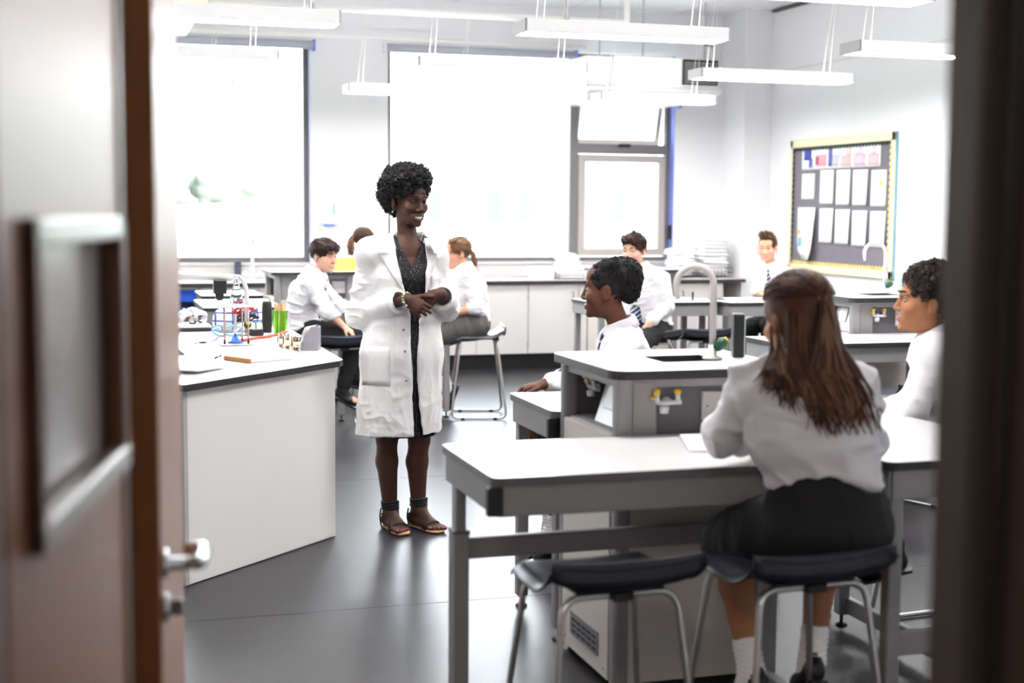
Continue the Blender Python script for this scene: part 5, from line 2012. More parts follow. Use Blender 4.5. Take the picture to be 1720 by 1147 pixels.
# smiling boy left of the teacher
J, T, H, C, S = pupil('P2', 'smiling person with brown fringe perched sideways on a stool left of the teacher', dict(
    skin=SK_FAIR, hair=H_DBROWN, look=(.80, -.60, -.06), gaze=(.95, -.3, 0), smile=.8, chest=(1, -.35, 0), bend=(-.035, 0, 0),
    hand_r=((.85, -.2, -.5), (-.1, .15, -1), -1, dict(curl=(20, 30, 20))), hand_l=((.6, -.6, -.5), (0, .2, -1), 1, dict(curl=(15, 25, 20))),
    lower=('trousers', BLACKC), foot_r=(.85, -.15, -.42), foot_l=(.92, -.2, -.2), socks=True, hem=((0, 0, .0), (.35, 0, -1)), fold=((8, 8, 16), .012)))
tie(C, V3(*J['neck']) + V3(.055, -.015, -.02), (1, -.35, 0), (-.1, 0, -1), .30, TIE, T)
ho, P, N = cap_hair(T, H, H_DBROWN, seed=2, parts=[((0, -.014, .042), (.084, .106, .090), .02), ((0, .05, .07), (.07, .05, .04), .02)])
locks(ho, H, H_DBROWN, P, N, lambda q, n: q[2] > .03 and q[1] > -.02, lambda q: (.35 * (1 if q[0] > 0 else -.2), 1.0, -.55), 150, .044, .0065, .05, 3, .1)
locks(ho, H, H_DBROWN, P, N, lambda q, n: q[2] > -.03 and q[1] < .02, lambda q: (0, -.35, -1), 190, .045, .006, .05, 4)

# girl with a ponytail at the back pod, mostly hidden
J, T, H, C, S = pupil('P3', 'person with a dark ponytail just visible between the smiling boy and the teacher', dict(
    skin=SK_TAN, hair=H_BROWN, look=(.80, .55, -.05), female=True, h=.006, chest=(1, .3, 0), lower=('skirt', GREYC2), foot_r=(.9, 0, -.3), foot_l=(.9, 0, -.3)))
fc = [((0, .128, -.035), (.078, .085, .098), .010), ((.086, .02, -.05), (.03, .03, .045), .006), ((-.086, .02, -.05), (.03, .03, .045), .006), ((0, .03, -.16), (.14, .14, .09), .01)]
ho, P, N = cap_hair(T, H, H_BROWN, [((0, -.012, .038), (.080, .101, .086), .02)], fc, seed=5, amp=.003)


def ponytail(ho, H, hair, root, tips, n, w, seed):
    rng = random.Random(seed)
    mb = MB()
    p0 = H['p'](*root)
    for i in range(n):
        j = [np.array([rng.gauss(0, .008) for _ in range(3)]) for _ in range(len(tips))]
        pts = [H['p'](root[0] * .6, root[1] * .6, root[2] * .8), p0 + j[0] * .4] + [H['c'] + np.asarray(t) + j[k] * (1 + .9 * k) for k, t in enumerate(tips)]
        fp = fillet([Vector(x) for x in pts], .05, 3)
        m = len(fp)
        mb.tube(fp, [w * (.55 + 1.0 * math.sin(PI * min(1, .15 + .75 * a / (m - 1))) - .5 * (a / (m - 1)) ** 3) for a in range(m)], 5, mat=rng.randrange(3))
    o = obj('ponytail', mb, hair, ho)
    o['kind'] = 'stuff'
    obj('hair_tie', MB().tube([p0 + H['R'] @ np.array([math.cos(a) * .014, 0, math.sin(a) * .014]) for a in np.linspace(0, 2 * PI, 14)[:-1]], .005, 6, closed=True), BLACK, ho)


ponytail(ho, H, H_LBROWN, (0, -.108, .035), [(-.105, -.05, .02), (-.115, -.055, -.05), (-.11, -.05, -.12)], 40, .006, 6)

# girl right of the teacher
J, T, H, C, S = pupil('P4', 'person with tied-back fair hair and grey skirt on a stool right of the teacher', dict(
    skin=SK_FAIR2, hair=H_LBROWN, look=(-.95, -.28, -.12), female=True, chest=(-1, -.2, 0), bend=(.03, 0, 0), sleeve=.22,
    hand_l=((-.9, .1, -.25), (0, .3, -1), -1, dict()), hand_r=((-.9, -.1, -.2), (0, -.3, -1), 1, dict()),
    lower=('skirt', GREYC2), foot_r=(-.35, -.1, -.93), foot_l=(-.35, -.12, -.93), strap=True, skirt_len=.85, hem=((0, 0, .03), (-.2, 0, -1)), waistband=.7))
ho, P, N = cap_hair(T, H, H_LBROWN, [((0, -.012, .038), (.080, .101, .086), .02)], fc, seed=8, amp=.003)
locks(ho, H, H_LBROWN, P, N, lambda q, n: q[1] > -.07, lambda q: (0, -1, -.15), 140, .07, .005, .03, 9)
ponytail(ho, H, H_LBROWN, (0, -.106, .0), [(.115, .05, -.03), (.115, .05, -.08), (.10, .045, -.13)], 36, .005, 10)

# pupil with a curly puff at the near pod, face in profile
J, T, H, C, S = pupil('P5', 'person with black curly puff hair in profile, one hand on the table corner', dict(
    skin=SK_BROWN, hair=H_BLACK, look=(-.955, .30, .02), g=.92, hs=1.08, h=.0038, female=True, nose=1.08, lipk=1.3, chest=(-.95, -.30, 0), bend=(.03, 0, 0),
    gaze=(-1, .3, .05), iris=IRIS_B, nails=True,
    hand_l=((-.93, -.22, -.12), (.05, 0, -1), 1, dict(fing=[(10, 34, 26), (8, 30, 24), (8, 30, 24), (10, 34, 26)], spread=.10, thumb=(.75, .6, .1))),
    lower=('skirt', GREYC), foot_r=(-.9, 0, -.35), foot_l=(-.9, -.1, -.35), tie=True, tielen=.30, tiedir=(-.35, 0, 0)))
ho, P, N = cap_hair(T, H, H_BLACK, [((0, -.018, .037), (.0805, .101, .080), .02), ((0, -.072, .060), (.084, .060, .064), .03), ((0, -.045, .088), (.07, .058, .034), .02), ((0, -.085, .01), (.07, .04, .06), .02)],
                    [((0, .134, -.035), (.082, .085, .096), .010), ((0, .06, -.125), (.14, .17, .100), .010), ((.088, .0, -.018), (.034, .032, .042), .006), ((-.088, .0, -.018), (.034, .032, .042), .006)], .0045, 12, .004)
sel = [i for i in range(len(P)) if ((H['R'].T @ (P[i] - H['c']))[2] > .045 or (H['R'].T @ (P[i] - H['c']))[1] < -.07)]
curly(ho, H_BLACK, P[sel], N[sel], 1000, .0080, 13)

# boy with the striped tie
J, T, H, C, S = pupil('P6', 'serious person with swept brown fringe and striped navy tie in the middle of the room', dict(
    skin=SK_FAIR, hair=H_DBROWN, look=(-.52, -.85, -.05), gaze=(-.75, -.6, 0), chest=(-.62, -.78, 0), hs=1.0,
    hand_l=((-.45, -.35, -.8), (-.5, .5, -.4), 1, dict(curl=(25, 35, 25))), hand_r=((-.3, -.6, -.6), (0, .6, -.6), -1, dict()),
    lower=('trousers', BLACKC), foot_r=(-.5, -.8, -.2), foot_l=(-.45, -.85, -.2), hem=((0, 0, .02), (0, 0, -1)), off=.024, tie=True, tielen=.40, tiedir=(-.06, -.05, 0)))
ho, P, N = cap_hair(T, H, H_DBROWN, seed=14, parts=[((0, -.014, .044), (.083, .104, .090), .02), ((.01, .045, .085), (.07, .055, .035), .02)])
locks(ho, H, H_DBROWN, P, N, lambda q, n: q[2] > .045 and q[1] > -.03, lambda q: (-.7, .75, -.25), 190, .045, .0065, .04, 15, .1)
locks(ho, H, H_DBROWN, P, N, lambda q, n: q[2] > -.03 and q[1] < .03, lambda q: (0, -.3, -1), 170, .04, .0055, .05, 16)

# boy leaning on the far table
J, T, H, C, S = pupil('P7', 'smiling person with short quiff leaning on folded arms at the table near the column', dict(
    skin=SK_FAIR2, hair=H_BROWN, look=(-.42, -.90, -.04), gaze=(-.5, -.85, 0), smile=.6, h=.005, chest=(-.45, -.9, 0), sleeve=(.9, .55), hs=.99,
    hand_r=((.75, -.55, -.1), (0, 0, -1), -1, dict()), hand_l=((-.85, .2, -.05), (0, 0, -1), 1, dict()),
    lower=('trousers', BLACKC), foot_r=(-.5, -.8, -.2), foot_l=(-.45, -.85, -.2), tie=True, tielen=.26))
ho, P, N = cap_hair(T, H, H_BROWN, seed=18, parts=[((0, -.014, .040), (.0785, .099, .084), .02), ((0, .035, .098), (.055, .055, .035), .02)],
                    cut=[((0, .128, -.020), (.078, .088, .098), .010), ((0, .03, -.115), (.14, .20, .100), .010), ((.088, .0, -.018), (.034, .030, .042), .006), ((-.088, .0, -.018), (.034, .030, .042), .006)])
locks(ho, H, H_LBROWN, P, N, lambda q, n: q[2] > .085 and q[1] > -.06, lambda q: (.35, .6, .65), 150, .05, .006, .55, 19)

# long-haired girl in the foreground, from behind
J, T, H, C, S = pupil('P8', 'person with long half-tied brown hair and dark skirt seen from behind in the foreground', dict(
    skin=SK_TAN, hair=H_LONG, look=(-.42, .89, -.12), g=.90, hs=1.0, h=.005, female=True, chest=(-.15, 1, 0), bend=(0.01, -.03, 0), sleeve=(.9, .52), off=.026,
    hand_l=((.6, .7, -.25), (0, 0, -1), -1, dict()), hand_r=((-.6, .7, -.15), (0, 0, -1), 1, dict()),
    lower=('skirt', GREYC), foot_r=(-.10, .75, -.5), foot_l=(-.35, .7, -.5), strap=True, hem=((0, 0, .130), (0, .15, -1)), tails=(.10, .085), skirt_len=.9, waistband=1.25, fold=((6, 6, 9), .018), pleat=(11, 11, 4)))
FC8 = [((0, .128, -.035), (.076, .080, .100), .010)]
ho, P, N = cap_hair(T, H, H_LONG, [((0, -.012, .040), (.086, .106, .092), .02), ((0, -.05, -.03), (.078, .066, .09), .02)], FC8, seed=22, amp=.003)
rng = random.Random(23)
tie_p = H['p'](.0, -.112, .055)
mb = MB()
for i in range(190):                                   # combed back to the clip
    a = rng.uniform(-1.45, 1.45)
    y0_ = rng.uniform(-.04, .075)
    s0 = np.array([math.sin(a) * .088, y0_, .042 + math.cos(a) * .092 * math.sqrt(max(.1, 1 - (y0_ / .12) ** 2))])
    pts = []
    for t in np.linspace(0, 1, 7):
        q = s0 * (1 - t) + np.array([0, -.106, .055]) * t
        e = np.array([q[0] / .090, (q[1] + .012) / .110, (q[2] - .040) / .096])
        q = np.array([0, -.012, .040]) + (q - np.array([0, -.012, .040])) / max(np.linalg.norm(e), .3) * (1.0 + .012 * math.sin(i * 1.7))
        pts.append(Vector(H['p'](*q)))
    mb.tube(pts, [.0022, .0045, .005, .005, .0045, .004, .003], 5, mat=rng.choice((0, 0, 1, 1, 2)), flat=.5)
for i in range(260):                                   # falling locks
    u = rng.random()
    kind = rng.random()
    if i % 7 == 0:                                     # side curtain by the left ear
        st = [H['p'](-.084, -.02, .0), H['p'](-.088, -.035, -.07)]
        nx, ez = -.06 + .05 * u, rng.uniform(1.03, 1.09)
        ex = -.045 + .10 * u
    elif kind < .30:                                   # gathered tail from the clip
        st = [tie_p, tie_p + H['R'] @ np.array([rng.uniform(-.02, .02), -.022, -.035])]
        nx, ez = .02 + .10 * u, rng.uniform(1.00, 1.08)
        ex = .06 + .13 * u
    elif kind < .86:                                   # loose hair over the back
        a = -1.3 + 2.6 * u
        st = [H['p'](math.sin(a) * .084, -.055 - .045 * math.cos(a), -.005 + rng.uniform(-.02, .03)), H['p'](math.sin(a) * .090, -.062 - .035 * math.cos(a), -.07)]
        nx, ez = -.045 + .19 * u, rng.uniform(.975, 1.05)
        ex = .045 + .185 * u
    else:                                              # lock over the left shoulder
        st = [H['p'](-.086, .0, -.01), H['p'](-.094, -.012, -.08)]
        nx, ez = -.075 + .03 * u, rng.uniform(1.075, 1.12)
        ex = -.085 + .075 * u
    pts = list(st)
    for t, z in zip((.35, .6, .8, 1.0), np.linspace(1.135, ez, 4)):
        x = nx * (1 - t) + ex * t + rng.gauss(0, .005)
        hit_ = C.hit(V3(x, -.40, z), (0, 1, 0), .7)
        y = (hit_[1] if hit_ is not None else -.08) - .012 - rng.random() * .014
        if z > 1.12:
            y = min(y, H['c'][1] - .115)
        pts.append(V3(x, y, z))
    pts[-1] = pts[-1] + V3(rng.uniform(-.02, .012) - (.03 if kind >= .86 and u > .5 and i % 7 else 0), 0, 0)
    fp = fillet([Vector(x) for x in pts], .045, 3)
    m = len(fp)
    mb.tube(fp, [(.0085 * (1 - .75 * (k / (m - 1)) ** 2.2) if k else .003) for k in range(m)], 5, mat=rng.choice((0, 0, 0, 1, 1, 2)), flat=.55)
lk = obj('locks', mb, H_LONG, ho)
lk['kind'] = 'stuff'
obj('hair_clip', MB().tube([tie_p + H['R'] @ np.array([math.cos(a) * .013, -.003, math.sin(a) * .010]) for a in np.linspace(0, 2 * PI, 14)[:-1]], .0042, 6, closed=True), M('clip_brown', '8a6038', .4), ho)

# curly-haired boy at the right edge
J, T, H, C, S = pupil('P9', 'person with dark curly hair in profile at the right, partly behind the door frame', dict(
    skin=SK_TAN, hair=H_CURL, look=(-.985, .12, .10), g=.90, hs=1.02, h=.004, nose=1.0, lipk=1.1, chest=(-1, -.1, 0), bend=(.03, 0, 0), gaze=(-1, .2, .05), iris=IRIS_B,
    hand_l=((-.8, .5, -.1), (0, 0, -1), 1, dict()), hand_r=((-.9, -.2, -.1), (0, 0, -1), -1, dict()),
    lower=('trousers', BLACKC), foot_r=(-.9, 0, -.2), foot_l=(-.9, -.1, -.2), fold=((8, 8, 10), .013)))
ho, P, N = cap_hair(T, H, H_CURL, [((0, -.024, .056), (.094, .108, .092), .02), ((0, -.08, .02), (.08, .055, .075), .02)],
                    [((0, .132, -.045), (.084, .084, .112), .010), ((0, .07, -.125), (.14, .17, .100), .010), ((.09, .012, -.026), (.034, .036, .046), .006), ((-.09, .012, -.026), (.034, .036, .046), .006)], .0045, 25, .006)
curly(ho, H_CURL, P, N, 1150, .0095, 26)
# ------------------------------------------------------------------ pinboard on the right wall
t = thing('pinboard', 'large grey pinboard with pale wooden frame on the right wall', 'pinboard', (XR, 0, 0))
PALEW = M('pale_frame', 'e0d8b4', .5, var=.06)
Y0, Y1, Z0, Z1 = 10.875, 12.76, .965, 2.245
obj('felt_panel', MB().box(-.022, -.002, Y0 + .03, Y1 - .03, Z0 + .03, Z1 - .03), M('felt_grey', '77727a', .95, var=.06, vscale=5, bump=.15, bscale=200), t)
for bx in ((Y0, Y1, Z0, Z0 + .075), (Y0, Y1, Z1 - .075, Z1), (Y0, Y0 + .05, Z0, Z1), (Y1 - .05, Y1, Z0, Z1)):
    obj('frame_rail', MB().box(-.035, -.002, *bx, b=.004), PALEW, t)
obj('frame_edge', MB().box(-.020, -.002, Y0 - .006, Y0, Z0, Z1), M('edge_blue', '86b6c8', .5), t)


def scallop(name, a, b_, vert, mat, c, inward):
    mb = MB()
    n = int(abs(b_ - a) / .055)
    for i in range(n):
        u = a + (i + .5) * (b_ - a) / n
        ct = (-.028, u, c) if not vert else (-.028, c, u)
        mb.lathe([(0, 0), (.026, 0), (.026, .004), (0, .004)], 10).xf(Matrix.Translation(ct) @ Matrix.Rotation(-PI / 2, 4, 'Y'), len(mb.v) - 40)
    o = obj(name, mb, mat, t)
    o['kind'] = 'stuff'


scallop('scalloped_border', Z0 + .08, Z1 - .08, True, M('border_dark', '2b3a36', .8), Y1 - .058, -1)
scallop('scalloped_border', Z0 + .08, Z1 - .08, True, M('border_gold', 'dcc07a', .8), Y0 + .058, 1)
scallop('scalloped_border', Y0 + .06, Y1 - .06, False, M('border_gold', 'dcc07a', .8), Z0 + .085, 1)
scallop('scalloped_border', Y0 + .06, Y1 - .06, False, M('border_dark', '2b3a36', .8), Z1 - .085, 1)


def sheet(name, label, y0, y1, z0, z1, cat, group=None, curl=0.0, marks=(), cut=0.0):
    n, m = 7, 7
    G = []
    for i in range(n):
        row = []
        for j in range(m):
            u, v = i / (n - 1), j / (m - 1)
            zz = z1 - (z1 - z0) * v
            yy = y1 - (y1 - y0) * u
            if cut and v > .8:
                k = (v - .8) / .2
                yy += (y1 - y0) * (-(.30 * k) if u < .5 else .10 * k) * (1 - abs(u - .5) * .0) * (abs(u - .5) * 2)
            row.append(Vector((-.026 - curl * (u ** 2) * (.3 + v) - .002 * v, yy, zz)))
        G.append(row)
    th = thing(name, label, cat, (XR, 0, 0), 0, group)
    obj('paper', MB().grid(G, .0006, Vector((-1, 0, 0))), PAPER, th)
    for (u0, u1, v0, v1, col) in marks:
        a = [[Vector((-.0285 - curl * (u ** 2) * (.3 + v) - .002 * v, y1 - (y1 - y0) * u, z1 - (z1 - z0) * v)) for v in np.linspace(v0, v1, 5)] for u in np.linspace(u0, u1, 5)]
        obj('print', MB().grid(a, .0004, Vector((-1, 0, 0))), M('ink_' + col, col, .8, var=.25, vscale=30), th)


cols = [[(.15, .75, .12, .62, '3f4aa0'), (.55, .85, .55, .92, '5a66b4')], [(.1, .6, .08, .12, 'd05070'), (.1, .9, .42, .88, 'e3a2ac'), (.1, .35, .5, .8, 'cf3f66')], [(.08, .4, .1, .9, '5b62ad'), (.4, .9, .45, .9, 'c9c3dc')],
        [(.1, .9, .5, .92, 'efb9b9'), (.5, .9, .2, .5, 'f3cfcf')], [(.1, .9, .45, .92, 'ddc2d6'), (.3, .7, .1, .45, 'e6d6e4')], [(.1, .9, .5, .92, 'f2bcc0'), (.35, .7, .12, .5, 'f0d2d4')]]
od = ('first', 'second', 'third', 'fourth', 'fifth', 'last')
nm = ('blue smudged', 'red and pink', 'blue and lilac', 'pale pink', 'pale mauve', 'salmon pink')
yy = [12.527, 12.283, 12.034, 11.813, 11.588, 11.340, 11.107]
for i in range(6):
    sheet('colour_print', '%s print, %s from the left in the top strip of the pinboard' % (nm[i], od[i]), yy[i + 1] + .003, yy[i], 1.954, 2.193 - .003 * i, 'print', 'prints along the top of the pinboard', 0, cols[i])
A = [(12.267, 12.521, 1.672, 1.915), (11.910, 12.165, 1.623, 1.943), (11.614, 11.861, 1.615, 1.939), (11.307, 11.568, 1.610, 1.932), (10.998, 11.252, 1.600, 1.922)]
for i, q in enumerate(A):
    mk = [(.1, .9, .50, .52, 'b9bcc4')] if i == 0 else ([(.55, .8, .28, .42, 'e8d26a'), (.25, .35, .46, .50, 'b0a0b8')] if i == 4 else [(.15, .85, .2 + .15 * k, .212 + .15 * k, 'dfe2e8') for k in range(4)])
    sheet('pinned_sheet', ('short white sheet at the left of the middle row on the pinboard', 'white sheet in the middle row of the pinboard, second from the left', 'white sheet in the middle row of the pinboard, centre', 'white sheet in the middle row of the pinboard, fourth from the left', 'white sheet with a small yellow triangle in the middle row of the pinboard')[i], *q, 'paper', 'white sheets on the pinboard', .004 + .006 * (i == 3), mk)
B = [(11.901, 12.162, 1.259, 1.582), (11.601, 11.865, 1.254, 1.573), (11.299, 11.560, 1.244, 1.563), (10.991, 11.251, 1.241, 1.558)]
for i, q in enumerate(B):
    sheet('pinned_sheet', ('cream-tinted sheet in the bottom row of the pinboard beside the curling poster', 'white sheet in the bottom row of the pinboard, second after the curling poster', 'white sheet in the bottom row of the pinboard, third after the curling poster', 'white sheet in the bottom row of the pinboard, partly behind the tap')[i], *q, 'paper', 'white sheets on the pinboard', .012, [(.15, .85, .2 + .15 * k, .212 + .15 * k, 'dfe2e8') for k in range(4)])
sheet('curling_poster', 'large cream poster with cut corners curling off the pinboard, blue and orange marks', 12.216, 12.589, 1.086, 1.591, 'poster', None, .05, [(.05, .16, .42, .52, 'e9a93a'), (.06, .26, .58, .74, '6fb4e0'), (.2, .3, .12, .22, 'efd9a0')], .5)

# paper-towel dispenser on the pier between the windows
t = thing('towel_dispenser', 'white paper-towel dispenser with blue emblem on the pier between the windows', 'dispenser', (2.345, YB - .001, 1.525))
obj('casing', MB().box(-.13, .13, -.115, 0, -.13, .135, b=.03), M('dispenser_white', 'eef1f5', .3, var=.01), t)
obj('blue_emblem', MB().prism([(-.012, -.05), (0, -.075), (.012, -.05), (.012, .03), (0, .07), (-.012, .03)], 0, .004).xf(Matrix.Translation((.03, -.115, .02)) @ Matrix.Rotation(PI / 2, 4, 'X')), M('emblem_blue', '8fa8d8', .4), t)
obj('blue_outlet', MB().prism([(-.05, -.02), (0, -.05), (.05, -.02), (.05, .02), (-.05, .02)], -.146, -.128), M('outlet_blue', '3f86d2', .4), t)
t = thing('cable_duct', 'short dark upright duct in front of the left window sill', 'duct', (1.46, YB - .06, .873))
obj('duct_body', MB().box(-.03, .03, -.025, .02, 0, .17, b=.004), M('duct_dark', '3c4152', .4), t)

# taps
GP = M('tap_grey', 'c2bbb9')
WP = M('tap_white', 'd9d8dc')
make_tap('grey gooseneck tap with green handle on the near pod', (2.055, 4.395, 1.05), -YAW, .315, .125)
make_tap('white gooseneck tap on the pod below the pinboard', (4.83, 7.83, 1.05), -YAW - .1, .31, .13, WP)
make_tap('pale gooseneck tap behind the boy with the striped tie', (4.74, 11.72, 1.05), -YAW, .33, .14, WP)
make_tap('thin grey gooseneck tap arching above the head of the smiling boy', (1.99, 11.66, 1.05), -YAW, .335, .13)
t = thing('mixer_tap', 'white two-lever mixer tap on the counter below the left window', 'tap', (1.555, 13.35, .873))
obj('column', MB().tube(fillet([(0, 0, 0), (0, 0, .42), (0, -.16, .42), (0, -.17, .36)], .08), .016, 12).lathe([(.032, 0), (.032, .012), (.018, .02), (.0, .02)], 16), WP, t)
for s in (-1, 1):
    lv = MB().tube([(0, 0, .035), (s * .05, 0, .055)], .012, 8).ball((s * .072, -.005, .062), (.030, .022, .022), 12, 8)
    obj('lever', lv, WP, t)

# things standing on pods and counters
t = thing('black_upright_box', 'slim black upright box beside the tap on the near pod', 'box', (2.165, 4.43, 1.051), -YAW)
obj('casing', MB().box(-.018, .018, -.03, .03, 0, .15, b=.003), BLACK, t)
obj('clear_edge', MB().box(.018, .022, -.03, .03, .004, .148), M('clear_edge', '9aa59f', .1), t)
t = thing('yellow_tub', 'yellow patterned cardboard tub on the pod behind the smiling boy', 'tub', (2.0, 11.50, 1.051), .1)
obj('tub_body', MB().box(-.10, .16, -.10, .10, 0, .105, b=.004), M('tub_yellow', 'efe96a', .6, var=.25, vscale=60), t)
obj('tub_rim', MB().box(-.105, .165, -.105, .105, .10, .112, b=.004), M('tub_rim', 'f5f2c0', .6), t)
t = thing('blue_tub', 'pale blue plastic tub on the pod below the pinboard', 'tub', (4.915, 7.70, 1.051), -.2)
obj('tub_body', MB().lathe([(.0, 0), (.047, 0), (.055, .09), (.052, .09), (.045, .006), (0, .006)], 4 * 5), M('tub_blue', '8ecbf0', .3, trans=.25), t)
obj('tub_label', MB().box(-.025, .025, -.056, -.050, .03, .06), WHITE, t)


def cloth_layers(label_fmt, x, y, z, n, w, d, hgt, seed, group, dome=0.0):
    r = random.Random(seed)
    zz = z
    for i in range(n):
        hh = hgt / n
        k = 1 - dome * (i / n) ** 2
        th = obj('folded_coat', pillow(w * k * r.uniform(.86, 1.05), d * k * r.uniform(.9, 1.03), hh * 1.55, seed * 31 + i), M('towel_white', 'f0efee', .9, var=.02, vscale=20, bump=.15, bscale=60))
        th.location = (x + r.uniform(-.012, .012), y + r.uniform(-.01, .01), zz)
        th.rotation_euler = (0, r.uniform(-.03, .03) + dome * .1, r.uniform(-.10, .10))
        od_ = ('lowest', 'second from the bottom', 'third from the bottom', 'fourth from the bottom', 'fifth from the bottom', 'sixth from the bottom', 'seventh from the bottom', 'eighth from the bottom', 'ninth from the bottom')
        tag(th, label_fmt + ', ' + ('topmost' if i == n - 1 else od_[i]), 'folded coat', group)
        zz += hh


def pillow(w, d, h, seed):
    nx, ny = 15, 11
    top, bot = [], []
    for i in range(nx):
        a, b_ = [], []
        for j in range(ny):
            u, v = -1 + 2 * i / (nx - 1), -1 + 2 * j / (ny - 1)
            f = (1 - abs(u) ** 3.2) * (1 - abs(v) ** 3.2)
            q = np.array([[u * 2, v * 2, 0]])
            wob = float(vnoise(q * 1.3, seed)[0]) * .25
            a.append(Vector((u * w / 2, v * d / 2, h * (.5 + (.5 + wob * .4) * f ** .5))))
            b_.append(Vector((u * w / 2, v * d / 2, h * (.5 - .5 * f ** .5))))
        top.append(a)
        bot.append(b_)
    mb = MB()
    vs = [p for r in top for p in r] + [p for r in bot for p in r]
    o = nx * ny
    fs = []
    for i in range(nx - 1):
        for j in range(ny - 1):
            k = (i * ny + j, (i + 1) * ny + j, (i + 1) * ny + j + 1, i * ny + j + 1)
            fs.append(k)
            fs.append(tuple(x + o for x in k[::-1]))
    rim = [j for j in range(ny)] + [i * ny + ny - 1 for i in range(1, nx)] + [(nx - 1) * ny + j for j in range(ny - 2, -1, -1)] + [i * ny for i in range(nx - 2, 0, -1)]
    for a, b_ in zip(rim, rim[1:] + rim[:1]):
        fs.append((a, b_, b_ + o, a + o))
    mb.add(vs, fs, 0, True)
    return mb


def basket(label, x, y, w, d, h, wire):
    t = thing('wire_basket' if wire else 'plastic_tray', label, 'basket' if wire else 'tray', (x, y, .873))
    if wire:
        m = MB()
        for z in (.006, h * .5, h):
            m.tube([(-w / 2, -d / 2, z), (w / 2, -d / 2, z), (w / 2, d / 2, z), (-w / 2, d / 2, z)], .004, 5, closed=True)
        obj('rim_wires', m, DGREY, t)
        m = MB()
        for k in range(9):
            u = -w / 2 + w * k / 8
            m.tube([(u, -d / 2, h), (u, -d / 2, .004), (u, d / 2, .004), (u, d / 2, h)], .003, 5)
        o = obj('upright_wires', m, DGREY, t)
        o['kind'] = 'stuff'
    else:
        obj('tray_body', MB().box(-w / 2, w / 2, -d / 2, d / 2, 0, .008).box(-w / 2, w / 2, -d / 2, -d / 2 + .008, 0, h).box(-w / 2, w / 2, d / 2 - .008, d / 2, 0, h).box(-w / 2, -w / 2 + .008, -d / 2, d / 2, 0, h).box(w / 2 - .008, w / 2, -d / 2, d / 2, 0, h), LGREY, t)
        obj('tray_rim', MB().box(-w / 2 - .01, w / 2 + .01, -d / 2 - .01, -d / 2 + .01, h - .01, h + .004, b=.004), WHITE, t)


basket('low grey tray on the window counter under a domed pile of white coats', 4.66, 13.38, .27, .30, .06, False)
cloth_layers('folded white coat in the domed pile below the mullion', 4.66, 13.38, .884, 7, .25, .27, .225, 3, 'white coats piled below the window mullion', .35)
t = thing('white_carton', 'low white carton left of the domed pile on the window counter', 'box', (4.40, 13.42, .873))
obj('carton', MB().box(-.10, .10, -.12, .12, 0, .095, b=.01), WHITE, t)
obj('carton_lid', MB().box(-.125, .105, -.125, .125, .095, .112, b=.008), WHITE, t)
t = thing('white_carton', 'small white carton with pale stripes right of the domed pile', 'box', (4.93, 13.50, .873), .1)
obj('carton', MB().box(-.07, .09, -.06, .06, 0, .115, b=.006), WHITE, t)
obj('stripe', MB().box(-.01, .0, -.0615, -.059, .01, .10).box(.02, .03, -.0615, -.059, .01, .10), M('pale_stripe', 'cfd3e4', .6), t)
basket('wire basket on the counter in the far corner, under the taller coat pile', 6.24, 13.42, .32, .34, .10, True)
basket('wire basket left of the corner one, under the shorter coat pile', 5.90, 13.44, .26, .32, .10, True)
cloth_layers('folded white coat in the taller pile in the far corner', 6.24, 13.42, .885, 10, .29, .31, .38, 5, 'white coats in the taller corner pile')
cloth_layers('folded white coat in the shorter pile beside the corner pile', 5.90, 13.44, .885, 8, .235, .29, .27, 8, 'white coats in the shorter corner pile')

# things on the tables
t = thing('exercise_book', 'open white exercise book under the elbow of the long-haired girl', 'book', (1.86, 3.93, .8405), -.30)
obj('left_page', MB().box(-.10, -.002, -.145, .145, 0, .007, b=.002), PAPER, t)
obj('right_page', MB().box(.002, .10, -.145, .145, 0, .006, b=.002), PAPER, t)
obj('cover', MB().box(-.104, .104, -.149, .149, -.0003, .0012), M('cover_mauve', 'a79fb0', .6), t)
t = thing('dark_folder', 'dark green open folder on the table by the folded-arms boy', 'folder', (5.04, 10.50, .8405), -.25)
obj('folder_board', MB().box(-.16, .16, -.11, .11, 0, .004, b=.001), M('folder_green', '15302c', .5), t)
obj('loose_sheet', MB().box(-.03, .155, -.105, .10, .0042, .006), PAPER, t)
t = thing('marker_pen', 'small dark marker pen standing on the table behind the tap', 'pen', (4.66, 10.35, .8405))
obj('barrel', MB().lathe([(0, 0), (.008, 0), (.008, .05), (.006, .055), (0, .055)], 10), M('pen_green', '16302c', .4), t)
obj('cap', MB().lathe([(.0085, .048), (.0085, .07), (0, .072)], 10), BLACK, t)

# ------------------------------------------------------------------ the teacher's desk
ZD = .8405
t = thing('document_camera', 'pale document camera whose long arm reaches left over the desk', 'document camera', (.90, 8.02, ZD), 0)
obj('base', MB().box(-.05, .05, -.05, .05, 0, .012, b=.006), GP, t)
path = fillet([(0, 0, .01), (0, 0, .26), (-.03, 0, .33), (-.10, -.01, .325)], .05, 6)
obj('column', MB().tube(path, .0125, 12), GP, t)
obj('arm', MB().tube([(-.07, -.008, .325), (-.09, -.01, .322), (-.30, -.04, .338), (-.62, -.08, .348)], [.012, .020, .021, .022], 14), GP, t)
hd = obj('camera_head', MB().box(-.185, -.115, -.07, -.0, .235, .312, b=.004).box(-.175, -.130, -.06, -.012, .205, .236, b=.004), BLACK, t)
obj('lens', MB().lathe([(0, 0), (.016, 0), (.016, .008), (0, .009)], 14, c=(-.152, -.036, .198)), M('lens_glass', '0a0a0e', .08), hd)
